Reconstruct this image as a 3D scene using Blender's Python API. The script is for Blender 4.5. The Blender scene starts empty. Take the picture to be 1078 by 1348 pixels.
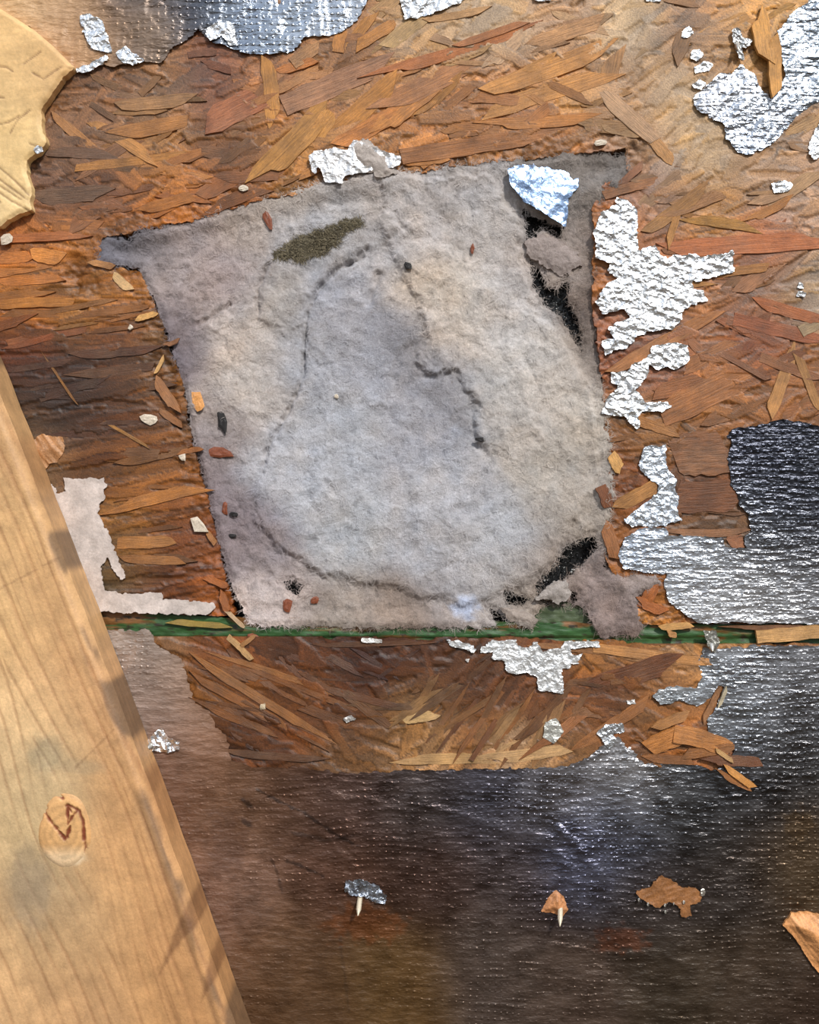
import bpy, math, random
import numpy as np
from mathutils import Vector, Matrix

# ------------------------------------------------------------------ camera, sky, sun, exposure
C = bpy.context.scene.collection
S = 0.0005            # one photograph pixel is half a millimetre on the roof deck
D = 0.70              # camera distance
cam_d = bpy.data.cameras.new('camera'); cam = bpy.data.objects.new('camera', cam_d); C.objects.link(cam)
cam.location = (0, -D, 0); cam.rotation_euler = (math.pi/2, 0, 0)
cam_d.sensor_fit = 'HORIZONTAL'; cam_d.sensor_width = 36; cam_d.lens = 36*D/(1078*S)
cam_d.clip_start = 0.01
bpy.context.scene.camera = cam

world = bpy.data.worlds.new('sky'); bpy.context.scene.world = world
world.use_nodes = True
wn = world.node_tree; wn.nodes.clear()
wo = wn.nodes.new('ShaderNodeOutputWorld'); wb = wn.nodes.new('ShaderNodeBackground')
wt = wn.nodes.new('ShaderNodeTexCoord'); wsep = wn.nodes.new('ShaderNodeSeparateXYZ'); wr = wn.nodes.new('ShaderNodeValToRGB')
wmap = wn.nodes.new('ShaderNodeMapRange'); wmap.inputs[1].default_value = -1; wmap.inputs[2].default_value = 1
wn.links.new(wt.outputs['Generated'], wsep.inputs[0]); wn.links.new(wsep.outputs[2], wmap.inputs[0])
wn.links.new(wmap.outputs[0], wr.inputs[0]); wn.links.new(wr.outputs[0], wb.inputs[0]); wn.links.new(wb.outputs[0], wo.inputs[0])
e = wr.color_ramp.elements
e[0].position = 0.0; e[0].color = (0.16, 0.13, 0.10, 1)
e[1].position = 1.0; e[1].color = (0.68, 0.80, 1.0, 1)
for p, c in ((0.50, (0.14, 0.12, 0.10, 1)), (0.56, (0.22, 0.22, 0.22, 1)), (0.62, (0.85, 0.92, 1.0, 1))):
    k = e.new(p); k.color = c
wb.inputs[1].default_value = 1.15

sun_d = bpy.data.lights.new('sun', 'SUN'); sun = bpy.data.objects.new('sun', sun_d); C.objects.link(sun)
sun_d.energy = 3.3; sun_d.angle = math.radians(5); sun_d.color = (1.0, 0.97, 0.91)
sun_dir = Vector((0.42, -0.80, 0.72)).normalized()          # towards the sun: in front of the deck, upper right
sun.rotation_euler = sun_dir.to_track_quat('Z', 'Y').to_euler()
sun.location = (0.6, -1.5, 1.2)
vs = bpy.context.scene.view_settings
vs.view_transform = 'Standard'; vs.look = 'None'; vs.gamma = 1; vs.use_curve_mapping = False; vs.exposure = 0.0

# ------------------------------------------------------------------ small helpers
rng = np.random.default_rng(7); random.seed(7)

def lin(c):
    c = np.asarray(c, float)/255.0
    return np.where(c <= 0.04045, c/12.92, ((c+0.055)/1.055)**2.4)

def lattice(ix, iy, seed):
    h = (ix.astype(np.int64)*374761393 + iy.astype(np.int64)*668265263 + seed*1442695041) & 0xffffffff
    h = ((h ^ (h >> 13))*1274126177) & 0xffffffff
    return ((h ^ (h >> 16)) & 0xffff)/65535.0

def vn(x, y, seed=0):
    ix = np.floor(x); iy = np.floor(y); fx = x-ix; fy = y-iy
    fx = fx*fx*(3-2*fx); fy = fy*fy*(3-2*fy)
    a = lattice(ix, iy, seed); b = lattice(ix+1, iy, seed); c = lattice(ix, iy+1, seed); d = lattice(ix+1, iy+1, seed)
    return (a+(b-a)*fx)*(1-fy)+(c+(d-c)*fx)*fy

def fbm(x, y, seed=0, octv=4, gain=0.5):
    t = 0; a = 1; n = 0
    for o in range(octv):
        t = t+a*(vn(x, y, seed+o*17)-0.5)*2; n += a; a *= gain; x = x*2.03+3.1; y = y*2.03+7.7
    return t/n

def ridged(x, y, seed=0, octv=4, gain=0.5):
    t = 0; a = 1; n = 0
    for o in range(octv):
        t = t+a*(1-np.abs(vn(x, y, seed+o*13)-0.5)*4); n += a; a *= gain; x = x*2.1+1.7; y = y*2.1+9.2
    return t/n

def sstep(a, b, x):
    t = np.clip((x-a)/(b-a), 0, 1); return t*t*(3-2*t)

def sdf(X, Y, poly):
    """signed distance in pixels, positive inside; evaluated near the polygon only"""
    P = np.asarray(poly, float); out = np.full(X.shape, -60.0)
    m = 60
    sel = (X > P[:,0].min()-m)&(X < P[:,0].max()+m)&(Y > P[:,1].min()-m)&(Y < P[:,1].max()+m)
    x = X[sel]; y = Y[sel]
    d = np.full(x.shape, 1e9); ins = np.zeros(x.shape, bool)
    for i in range(len(P)):
        x1, y1 = P[i]; x2, y2 = P[(i+1) % len(P)]
        dx, dy = x2-x1, y2-y1; L = dx*dx+dy*dy+1e-9
        t = np.clip(((x-x1)*dx+(y-y1)*dy)/L, 0, 1)
        d = np.minimum(d, (x-x1-t*dx)**2+(y-y1-t*dy)**2)
        if y1 != y2:
            c = ((y1 > y) != (y2 > y)) & (x < (x2-x1)*(y-y1)/(y2-y1)+x1)
            ins ^= c
    d = np.sqrt(d); out[sel] = np.where(ins, d, -d)
    return out

def linedist(X, Y, pts):
    d = np.full(X.shape, 1e9)
    for (x1, y1), (x2, y2) in zip(pts[:-1], pts[1:]):
        dx, dy = x2-x1, y2-y1; L = dx*dx+dy*dy+1e-9
        t = np.clip(((X-x1)*dx+(Y-y1)*dy)/L, 0, 1)
        d = np.minimum(d, (X-x1-t*dx)**2+(Y-y1-t*dy)**2)
    return np.sqrt(d)

def colmap(X, Y, pts, sig=34.0):
    sh = X.shape; x = X.ravel(); y = Y.ravel()
    num = np.zeros((x.size, 3)); den = np.zeros(x.size)
    for px, py, c in pts:
        d2 = (x-px)**2+(y-py)**2
        w = np.exp(-d2/(2*sig*sig))+40.0/(d2+4000)**1.4
        num += w[:,None]*lin(c); den += w
    return (num/den[:,None]).reshape(sh+(3,))

def pt(px, py, h=0.0):
    """a photograph pixel to the world, at height h (mm) above the deck"""
    k = (D-h/1000)/D
    return Vector(((px-539)*S*k, -h/1000, (674-py)*S*k))

def link(name, me, mat, parent=None, label=None, cat=None, group=None, kind=None):
    o = bpy.data.objects.new(name, me); C.objects.link(o)
    if mat is not None and me is not None and not me.materials: me.materials.append(mat)
    if parent is not None: o.parent = parent
    if label: o['label'] = label
    if cat: o['category'] = cat
    if group: o['group'] = group
    if kind: o['kind'] = kind
    return o

def mesh_np(name, V, F, col=None, smooth=True):
    """V (n,3); F list of arrays (m,k) with k 3 or 4"""
    me = bpy.data.meshes.new(name)
    me.vertices.add(len(V)); me.vertices.foreach_set('co', np.asarray(V, np.float32).ravel())
    F = [f for f in F if len(f)]
    loops = np.concatenate([f.ravel() for f in F]).astype(np.int32)
    sizes = np.concatenate([np.full(len(f), f.shape[1]) for f in F])
    starts = np.concatenate([[0], np.cumsum(sizes)[:-1]]).astype(np.int32)
    me.loops.add(len(loops)); me.loops.foreach_set('vertex_index', loops)
    me.polygons.add(len(sizes)); me.polygons.foreach_set('loop_start', starts)
    me.polygons.foreach_set('use_smooth', np.full(len(sizes), smooth))
    me.update(calc_edges=True)
    if col is not None:
        a = me.color_attributes.new('Col', 'FLOAT_COLOR', 'POINT')
        c = np.ones((len(V), 4), np.float32); c[:, :col.shape[1]] = col
        a.data.foreach_set('color', c.ravel())
    return me

def grid(x0, y0, x1, y1, st):
    return np.meshgrid(np.arange(x0, x1+st, st, dtype=float), np.arange(y0, y1+st, st, dtype=float))

def sheet(name, X, Y, f, H, col, thick, st, loc=(0, 0, 0)):
    """a relief sheet cut to f > 0 with a smooth rim and a skirt of real thickness (mm)"""
    ny, nx = X.shape
    fc = (f[:-1,:-1]+f[1:,:-1]+f[:-1,1:]+f[1:,1:])/4
    keep = fc > 0
    gy, gx = np.gradient(f, st); g2 = gx*gx+gy*gy+0.05
    pad = np.zeros((ny+1, nx+1), bool); pad[1:-1, 1:-1] = keep
    cnt = pad[:-1,:-1].astype(int)+pad[1:,:-1]+pad[:-1,1:]+pad[1:,1:]
    edgev = (cnt > 0)&(cnt < 4)
    edgev[0,:] = edgev[-1,:] = False; edgev[:,0] = edgev[:,-1] = False
    mx = np.where(edgev, np.clip(-f*gx/g2, -0.7*st, 0.7*st), 0); my = np.where(edgev, np.clip(-f*gy/g2, -0.7*st, 0.7*st), 0)
    PX = (X+mx-539)*S; PZ = (674-Y-my)*S; PY = -H/1000
    V = np.stack([PX, PY, PZ], -1).reshape(-1, 3)
    idx = np.arange(ny*nx).reshape(ny, nx)
    a = idx[:-1,:-1][keep]; b = idx[:-1,1:][keep]; c = idx[1:,1:][keep]; d = idx[1:,:-1][keep]
    F = np.stack([a, d, c, b], 1)
    # rim edges
    E = []
    up = keep&~pad[:-2,1:-1]; dn = keep&~pad[2:,1:-1]; lf = keep&~pad[1:-1,:-2]; rt = keep&~pad[1:-1,2:]
    E.append(np.stack([idx[:-1,:-1][up], idx[:-1,1:][up]], 1)); E.append(np.stack([idx[1:,1:][dn], idx[1:,:-1][dn]], 1))
    E.append(np.stack([idx[1:,:-1][lf], idx[:-1,:-1][lf]], 1)); E.append(np.stack([idx[:-1,1:][rt], idx[1:,1:][rt]], 1))
    E = np.concatenate(E)
    cc = col.reshape(-1, col.shape[-1])
    used, inv = np.unique(np.concatenate([F.ravel(), E.ravel()]), return_inverse=True)
    nF = F.size; F = inv[:nF].reshape(-1, 4); E = inv[nF:].reshape(-1, 2)
    V = V[used]; cc = cc[used]
    eu, ei = np.unique(E.ravel(), return_inverse=True); E2 = ei.reshape(-1, 2)
    top = V[eu].copy(); bot = V[eu].copy(); bot[:,1] += thick/1000
    n = len(V); m = len(eu)
    V = np.concatenate([V, top, bot]); cc = np.concatenate([cc, cc[eu], cc[eu]])
    SK = np.stack([n+E2[:,0], n+E2[:,1], n+m+E2[:,1], n+m+E2[:,0]], 1)
    V = V-np.asarray(loc)
    return mesh_np(name, V, [F, SK], cc)

# ------------------------------------------------------------------ materials
def nodes(name):
    m = bpy.data.materials.new(name); m.use_nodes = True
    t = m.node_tree; return m, t, t.nodes['Principled BSDF']
def N(t, typ, **kw):
    n = t.nodes.new(typ)
    for k, v in kw.items(): setattr(n, k, v)
    return n
def coords(t, scale):
    tc = N(t, 'ShaderNodeTexCoord'); mp = N(t, 'ShaderNodeMapping'); mp.inputs['Scale'].default_value = scale
    t.links.new(tc.outputs['Object'], mp.inputs[0]); return mp.outputs[0]
def noise(t, vec, scale, detail=4, rough=0.55):
    n = N(t, 'ShaderNodeTexNoise'); n.inputs['Scale'].default_value = scale; n.inputs['Detail'].default_value = detail
    n.inputs['Roughness'].default_value = rough; t.links.new(vec, n.inputs['Vector']); return n.outputs['Fac']
def rangef(t, v, a, b, c, d):
    n = N(t, 'ShaderNodeMapRange'); t.links.new(v, n.inputs[0])
    for i, q in enumerate((a, b, c, d)): n.inputs[i+1].default_value = q
    return n.outputs[0]
def math_(t, op, a, b=None):
    n = N(t, 'ShaderNodeMath', operation=op)
    for i, q in enumerate((a, b)):
        if q is None: continue
        if isinstance(q, (int, float)): n.inputs[i].default_value = q
        else: t.links.new(q, n.inputs[i])
    return n.outputs[0]
def scale_col(t, colr, fac):
    n = N(t, 'ShaderNodeVectorMath', operation='SCALE'); t.links.new(colr, n.inputs[0]); t.links.new(fac, n.inputs['Scale']); return n.outputs[0]
def bump(t, h, strength, dist, prev=None):
    n = N(t, 'ShaderNodeBump'); n.inputs['Strength'].default_value = strength; n.inputs['Distance'].default_value = dist
    t.links.new(h, n.inputs['Height'])
    if prev is not None: t.links.new(prev, n.inputs['Normal'])
    return n.outputs[0]
def attr(t):
    n = N(t, 'ShaderNodeAttribute', attribute_name='Col'); return n

def mat_wood_field(name, rough=0.5, aniso=(1, 1, 1), fine=900, amt=0.35):
    m, t, b = nodes(name); a = attr(t)
    v = coords(t, aniso)
    f = noise(t, v, fine, 5, 0.65); g = noise(t, v, 90, 4, 0.6)
    k = math_(t, 'MULTIPLY', rangef(t, f, 0.3, 0.7, 1-amt, 1+amt), rangef(t, g, 0.3, 0.7, 0.82, 1.16))
    t.links.new(scale_col(t, a.outputs['Color'], k), b.inputs['Base Color'])
    b.inputs['Roughness'].default_value = rough
    t.links.new(bump(t, f, 0.5, 0.0006), b.inputs['Normal'])
    return m
M_osb = mat_wood_field('osb_wood', 0.48)
M_rafter = mat_wood_field('rafter_wood', 0.55, (1, 1, 1), 700, 0.10)
M_pale = mat_wood_field('pale_wood', 0.6, (1, 1, 1), 400, 0.10)

def mat_strand():
    m, t, b = nodes('wood_strand'); oi = N(t, 'ShaderNodeObjectInfo')
    tc = N(t, 'ShaderNodeTexCoord'); geo = N(t, 'ShaderNodeNewGeometry')
    add = N(t, 'ShaderNodeVectorMath', operation='ADD'); cmb = N(t, 'ShaderNodeCombineXYZ')
    t.links.new(math_(t, 'MULTIPLY', oi.outputs['Random'], 37.0), cmb.inputs[0]); t.links.new(math_(t, 'MULTIPLY', oi.outputs['Random'], 91.0), cmb.inputs[2])
    t.links.new(tc.outputs['Object'], add.inputs[0]); t.links.new(cmb.outputs[0], add.inputs[1])
    mp = N(t, 'ShaderNodeMapping'); mp.inputs['Scale'].default_value = (1.0, 1, 6.0); t.links.new(add.outputs[0], mp.inputs[0])
    f = noise(t, mp.outputs[0], 2.6, 7, 0.75)
    g = noise(t, geo.outputs['Position'], 55, 5, 0.65); w = noise(t, geo.outputs['Position'], 700, 4, 0.7)
    k = math_(t, 'MULTIPLY', rangef(t, f, 0.3, 0.7, 0.5, 1.42), rangef(t, g, 0.3, 0.7, 0.62, 1.3))
    k = math_(t, 'MULTIPLY', k, rangef(t, w, 0.3, 0.7, 0.85, 1.15))
    mx = N(t, 'ShaderNodeMix', data_type='RGBA'); g2 = noise(t, geo.outputs['Position'], 34, 4, 0.6)
    t.links.new(rangef(t, g2, 0.45, 0.75, 0.0, 0.32), mx.inputs['Factor']); t.links.new(oi.outputs['Color'], mx.inputs['A']); mx.inputs['B'].default_value = (0.27, 0.165, 0.10, 1)
    t.links.new(scale_col(t, mx.outputs['Result'], k), b.inputs['Base Color'])
    b.inputs['Roughness'].default_value = 0.46
    t.links.new(bump(t, f, 0.7, 0.0009), b.inputs['Normal'])
    return m
M_strand = mat_strand()

def mat_foil(name, dots, cell, crinkle, aniso=(1, 1, 1)):
    """colour attribute: rgb tint, alpha = how clean the metal is (1 bare foil, 0 covered by dirt)"""
    m, t, b = nodes(name); a = attr(t)
    v = coords(t, aniso)
    nz = noise(t, v, 160, 5, 0.6); fine = noise(t, v, 900, 3, 0.6)
    vo = N(t, 'ShaderNodeTexVoronoi', feature='F1'); vo.inputs['Scale'].default_value = cell
    wv = N(t, 'ShaderNodeVectorMath', operation='ADD')
    wn_ = N(t, 'ShaderNodeTexNoise'); wn_.inputs['Scale'].default_value = 200; t.links.new(v, wn_.inputs['Vector'])
    ws = N(t, 'ShaderNodeVectorMath', operation='SCALE'); ws.inputs['Scale'].default_value = 0.006
    t.links.new(wn_.outputs['Color'], ws.inputs[0]); t.links.new(v, wv.inputs[0]); t.links.new(ws.outputs[0], wv.inputs[1])
    t.links.new(wv.outputs[0], vo.inputs['Vector'])
    nrm = bump(t, nz, crinkle, 0.004)
    nrm = bump(t, vo.outputs['Distance'], crinkle*0.8, 0.0025, nrm)
    if dots:
        tc = N(t, 'ShaderNodeTexCoord'); w2 = N(t, 'ShaderNodeTexNoise'); w2.inputs['Scale'].default_value = 9; w2.inputs['Detail'].default_value = 2
        t.links.new(tc.outputs['Object'], w2.inputs['Vector'])
        s2 = N(t, 'ShaderNodeVectorMath', operation='SCALE'); s2.inputs['Scale'].default_value = 0.022; t.links.new(w2.outputs['Color'], s2.inputs[0])
        ad = N(t, 'ShaderNodeVectorMath', operation='ADD'); t.links.new(tc.outputs['Object'], ad.inputs[0]); t.links.new(s2.outputs[0], ad.inputs[1])
        sp = N(t, 'ShaderNodeSeparateXYZ'); t.links.new(ad.outputs[0], sp.inputs[0])
        kx = 2*math.pi/0.0043; kz = 2*math.pi/0.0046
        sx = math_(t, 'ADD', math_(t, 'MULTIPLY', math_(t, 'SINE', math_(t, 'MULTIPLY', sp.outputs[0], kx)), 0.5), 0.5)
        sz = math_(t, 'ADD', math_(t, 'MULTIPLY', math_(t, 'SINE', math_(t, 'MULTIPLY', sp.outputs[2], kz)), 0.5), 0.5)
        dt = math_(t, 'POWER', math_(t, 'MULTIPLY', sx, sz), 4.0)
        th = math_(t, 'ADD', dt, math_(t, 'MULTIPLY', math_(t, 'POWER', sz, 6.0), 0.05))
        patchy = rangef(t, noise(t, tc.outputs['Object'], 14, 3), 0.35, 0.6, 0.25, 1.0)
        th = math_(t, 'MULTIPLY', th, math_(t, 'MULTIPLY', patchy, rangef(t, a.outputs['Alpha'], 0.05, 0.75, 0.02, 1.0)))
        nrm = bump(t, th, 0.9, 0.00055*dots, nrm)
    t.links.new(nrm, b.inputs['Normal'])
    dirt = rangef(t, fine, 0.35, 0.65, 0.85, 1.15)
    t.links.new(scale_col(t, a.outputs['Color'], dirt), b.inputs['Base Color'])
    met = math_(t, 'MINIMUM', math_(t, 'MAXIMUM', math_(t, 'ADD', a.outputs['Alpha'], rangef(t, nz, 0.3, 0.7, -0.15, 0.15)), 0.0), 1.0)
    t.links.new(met, b.inputs['Metallic'])
    t.links.new(rangef(t, met, 0, 1, 0.42, 0.24), b.inputs['Roughness'])
    return m
M_foil = mat_foil('bright_crinkled_foil', 0, 230, 0.55)
M_foil_flat = mat_foil('smooth_foil', 0, 150, 0.12)
M_scrim = mat_foil('scrim_foil', 1.0, 170, 0.30, (0.55, 1, 1.7))
M_paper = mat_wood_field('paper_backing', 0.6, (1, 1, 1), 700, 0.14)

def mat_lint():
    m, t, b = nodes('lint'); a = attr(t)
    v = coords(t, (1, 1, 1))
    f = noise(t, v, 700, 6, 0.75); g = noise(t, v, 120, 5, 0.65)
    wv = noise(t, coords(t, (2.4, 1, 0.6)), 900, 4, 0.7)
    k = math_(t, 'MULTIPLY', rangef(t, f, 0.3, 0.7, 0.80, 1.2), rangef(t, g, 0.3, 0.7, 0.9, 1.1))
    t.links.new(scale_col(t, a.outputs['Color'], k), b.inputs['Base Color'])
    b.inputs['Roughness'].default_value = 0.95; b.inputs['Specular IOR Level'].default_value = 0.1
    b.inputs['Sheen Weight'].default_value = 0.15
    n1 = bump(t, f, 0.8, 0.0012); n2 = bump(t, wv, 0.5, 0.0006, n1)
    t.links.new(n2, b.inputs['Normal']); return m
M_lint = mat_lint()

def mat_simple(name, c, rough=0.6, metal=0.0, amt=0.15, sc=900, bmp=0.4):
    m, t, b = nodes(name); v = coords(t, (1, 1, 1)); f = noise(t, v, sc, 5, 0.65)
    rgb = N(t, 'ShaderNodeRGB'); rgb.outputs[0].default_value = tuple(lin(c))+(1,)
    t.links.new(scale_col(t, rgb.outputs[0], rangef(t, f, 0.3, 0.7, 1-amt, 1+amt)), b.inputs['Base Color'])
    b.inputs['Roughness'].default_value = rough; b.inputs['Metallic'].default_value = metal
    t.links.new(bump(t, f, bmp, 0.0005), b.inputs['Normal']); return m
def mat_attr(name, rough=0.9, spec=0.2):
    m, t, b = nodes(name); a = attr(t); t.links.new(a.outputs['Color'], b.inputs['Base Color'])
    b.inputs['Roughness'].default_value = rough; b.inputs['Specular IOR Level'].default_value = spec; return m
M_fibre = mat_attr('fibre', 0.9, 0.1)
M_grain = mat_attr('mineral_granule', 0.35, 0.6)
M_nail = mat_simple('weathered_nail_steel', (195, 190, 180), 0.35, 0.85)
M_cream = mat_simple('cream_flake', (205, 190, 170), 0.6, 0, 0.25)
M_black = mat_simple('black_crumb', (28, 24, 24), 0.7, 0, 0.4)
M_rust = mat_simple('red_brown_chip', (125, 65, 38), 0.6, 0, 0.3)
M_orange = mat_simple('orange_chip', (215, 150, 85), 0.6, 0, 0.25)
M_tanchip = mat_simple('tan_chip', (190, 130, 80), 0.55, 0, 0.3)
M_green = mat_wood_field('green_edge_sealer', 0.5, (0.25, 1, 1), 700, 0.3)

# ------------------------------------------------------------------ outlines (photograph pixels)
def crop(ox, oy, s, pts): return [(ox+x/s, oy+y/s) for x, y in pts]
HOLE = [(186,304),(250,291),(340,266),(420,249),(525,230),(640,214),(760,202),(822,196),(826,228),(784,250),(780,330),(783,420),(790,500),(800,585),(803,660),
        (797,730),(812,762),(835,812),(838,860),(310,860),(312,818),(298,770),(286,715),(268,640),(252,575),(240,510),(222,450),(200,395),(184,358),(136,345),(134,312)]
F_BIG = crop(760,230,3.39,[(170,100),(210,110),(260,150),(262,290),(275,340),(350,320),(370,370),(400,385),(430,360),(520,355),(540,375),(660,350),(690,335),(693,440),(600,465),(510,480),(515,510),(560,520),(580,565),(470,600),(460,650),(420,690),(350,700),(270,720),(240,760),(120,810),(105,740),(165,740),(130,690),(200,650),(235,640),(200,605),(110,628),(80,570),(130,490),(170,465),(130,430),(150,400),(85,370),(70,250),(110,170),(165,140)])
F_MID = crop(760,230,3.39,[(330,765),(430,750),(485,765),(500,830),(430,880),(400,860),(350,880),(320,850),(310,900),(260,960),(290,1000),(290,1020),(400,1015),(415,1035),(370,1060),(285,1055),(270,1085),(280,1119),(262,1134),(240,1119),(210,1080),(105,1070),(130,1000),(180,950),(150,930),(145,885),(220,880),(250,840),(310,820)])
F_COL = crop(760,530,3.39,[(300,195),(390,190),(390,280),(440,345),(425,380),(450,420),(440,480),(460,525),(395,540),(395,552),(290,552),(240,555),(205,520),(260,480),(350,410),(360,370),(300,330),(270,280),(285,230)])
F_RIGHT = crop(760,530,3.39,[(185,650),(215,600),(290,560),(395,557),(400,590),(600,600),(650,610),(655,645),(745,645),(745,600),(770,570),(760,500),(720,460),(710,400),(680,370),(665,250),(690,180),(665,150),(690,110),(790,105),(900,75),(1000,85),(1078,110),(1650,120),(1650,985),(850,985),(690,975),(560,985),(520,970),(460,930),(400,880),(385,810),(395,765),(340,760),(250,745),(205,745),(180,680)])
F_TOP = [(-160,-160),(560,-160),(500,-60),(486,0),(470,28),(450,44),(432,50),(402,50),(385,70),(355,73),(322,73),(298,62),(276,55),(262,40),(250,52),(240,58),(222,70),(214,84),(180,84),(150,90),(128,84),(100,94),(70,72),(40,36),(-160,36)]
F_TOP2 = [(526,-160),(760,-160),(700,-30),(622,-2),(590,12),(562,22),(532,28),(527,4)]
F_TR = [(1240,-160),(1080,-160),(1066,4),(1042,18),(1022,44),(1026,70),(1032,100),(1018,126),(1004,126),(990,98),(972,88),(962,100),(948,98),(930,112),(910,131),(916,146),(936,157),(950,164),(955,184),(970,202),(986,206),(1016,190),(1040,164),(1066,140),(1090,128),(1240,128)]
F_TR2 = [(1240,150),(1082,152),(1072,172),(1064,190),(1062,206),(1070,213),(1080,206),(1240,200)]
F_LOW = [(-160,828),(196,829),(207,848),(238,868),(246,882),(250,902),(258,926),(276,936),(284,956),(300,972),(304,1000),(330,1008),(400,1010),(460,1018),(520,1014),(600,1013),(700,1010),(745,1008),(775,996),(796,976),(812,970),(838,992),(870,1000),(905,1004),(935,1012),(958,1006),(966,985),(945,972),(932,962),(930,945),(942,930),(952,905),(946,902),(926,926),(916,930),(900,922),(868,927),(860,916),(866,906),(890,903),(915,906),(924,890),(918,872),(926,854),(1000,850),(1240,848),(1240,1510),(-160,1510)]
F_V = crop(560,820,4.146,[(300,130),(360,95),(490,95),(520,135),(560,140),(580,110),(610,105),(640,160),(690,135),(740,135),(760,100),(940,95),(955,130),(850,135),(790,140),(800,170),(848,170),(830,215),(790,220),(790,245),(740,245),(745,310),(750,380),(620,365),(600,290),(550,270),(495,280),(440,260),(430,210),(365,195),(370,155),(305,155)])
F_V2 = crop(560,820,4.146,[(120,98),(170,88),(230,105),(275,140),(265,158),(200,140),(130,125)])
F_DIA = crop(560,820,4.146,[(650,540),(710,515),(755,590),(700,655),(640,620)])
F_HOOK = crop(780,820,3.617,[(15,520),(60,480),(140,475),(152,515),(95,527),(112,562),(75,600),(45,560)])
F_TUFT = crop(250,0,3.993,[(630,830),(660,800),(760,790),(830,795),(860,740),(900,760),(1000,800),(1110,830),(1105,880),(1000,900),(900,915),(810,930),(800,968),(715,965),(690,900),(675,880),(665,930),(635,900)])
PAPER = crop(50,560,3.717,[(-20,285),(75,285),(100,330),(140,325),(135,262),(325,258),(335,300),(325,370),(300,385),(310,410),(295,430),(345,520),(385,630),(435,745),(405,755),(345,650),(305,690),(325,780),(340,810),(470,825),(610,815),(610,850),(860,865),(870,890),(835,925),(320,912),(100,912),(-20,500)])
PALE = crop(0,0,3.963,[(-640,-300),(0,60),(100,120),(200,185),(300,270),(405,375),(350,430),(300,510),(235,600),(240,680),(265,760),(240,800),(160,860),(160,920),(185,1000),(180,1060),(185,1110),(130,1130),(60,1170),(20,1200),(-60,1190),(-640,1190)])
SCRAP = [(667,222),(700,215),(735,210),(763,222),(762,245),(748,262),(744,300),(716,284),(690,268),(672,245)]
GAPS = [
 [(688,270),(702,280),(744,296),(740,312),(726,304),(716,298),(708,304),(704,318),(694,318),(692,295)],
 [(698,336),(712,350),(722,374),(736,378),(744,366),(752,372),(752,398),(762,412),(768,436),(768,462),(756,442),(740,418),(716,396),(702,374)],
 [(784,704),(790,722),(762,750),(724,782),(708,784),(704,770),(734,742),(748,716)],
 [(752,778),(763,780),(762,794),(742,796),(716,796),(712,790),(738,792),(752,790)],
 [(664,776),(684,784),(700,790),(690,800),(668,798)],
 [(643,800),(656,806),(672,820),(704,828),(698,838),(656,832)],
 [(370,768),(386,764),(399,771),(392,786),(380,781)]]
ALLFOIL = [F_BIG, F_MID, F_COL, F_RIGHT, F_TOP, F_TR, PAPER, PALE]

# ------------------------------------------------------------------ oriented strand board, upper panel
UP = [(150,120,(138,92,60)),(220,120,(150,105,70)),(280,110,(125,72,48)),(350,120,(165,105,60)),(450,110,(165,110,65)),(550,120,(178,115,58)),(650,120,(172,110,58)),(750,115,(188,126,65)),(830,120,(165,118,78)),(880,120,(182,145,108)),
(450,50,(150,100,60)),(560,45,(182,140,100)),(650,35,(184,148,114)),(740,20,(186,138,100)),(830,30,(188,154,120)),(900,40,(140,96,62)),(960,50,(180,125,72)),(1010,40,(200,140,70)),
(100,200,(130,88,58)),(200,200,(165,108,55)),(300,200,(118,76,42)),(390,200,(168,108,50)),(600,185,(165,102,48)),(700,180,(168,105,50)),(850,200,(165,125,92)),(920,190,(182,145,108)),(1010,215,(172,128,92)),
(60,255,(118,80,60)),(140,250,(120,72,42)),(220,250,(170,98,35)),(290,240,(150,85,35)),(870,260,(152,114,90)),(930,280,(165,110,50)),(1060,250,(168,125,95)),(820,240,(130,68,32)),
(20,330,(178,100,38)),(80,330,(190,114,45)),(130,330,(150,92,46)),(880,330,(156,92,52)),(1000,330,(165,92,48)),(800,300,(170,100,45)),
(30,395,(182,112,42)),(100,365,(105,60,25)),(110,400,(150,98,40)),(170,390,(165,100,38)),(1060,385,(165,135,110)),(1000,390,(140,95,65)),(900,400,(165,105,60)),
(30,440,(118,52,18)),(150,440,(125,65,25)),(210,440,(120,78,40)),(880,450,(148,92,64)),(1000,440,(140,72,38)),
(40,500,(62,36,22)),(120,490,(58,34,20)),(180,480,(84,52,32)),(90,520,(55,30,16)),(160,520,(82,46,22)),(220,490,(155,98,46)),(850,480,(140,80,52)),(950,500,(152,92,44)),(1050,500,(140,85,42)),
(60,560,(52,38,34)),(130,545,(84,46,18)),(200,550,(100,56,24)),(240,560,(110,68,35)),(850,560,(142,92,45)),(920,560,(132,84,46)),
(40,600,(150,108,72)),(130,620,(105,62,28)),(200,620,(142,86,34)),(240,650,(142,84,34)),(820,620,(120,66,30)),(920,640,(112,64,34)),
(170,700,(155,98,40)),(230,690,(120,66,32)),(260,700,(110,58,30)),(810,720,(145,84,36)),(930,690,(98,68,44)),
(150,755,(90,72,48)),(230,760,(72,38,16)),(285,770,(158,84,30)),(860,780,(158,84,28)),(830,740,(140,90,50)),(200,800,(110,60,30)),(850,815,(178,118,58)),(960,825,(120,70,40)),(1040,822,(150,105,66))]
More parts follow.
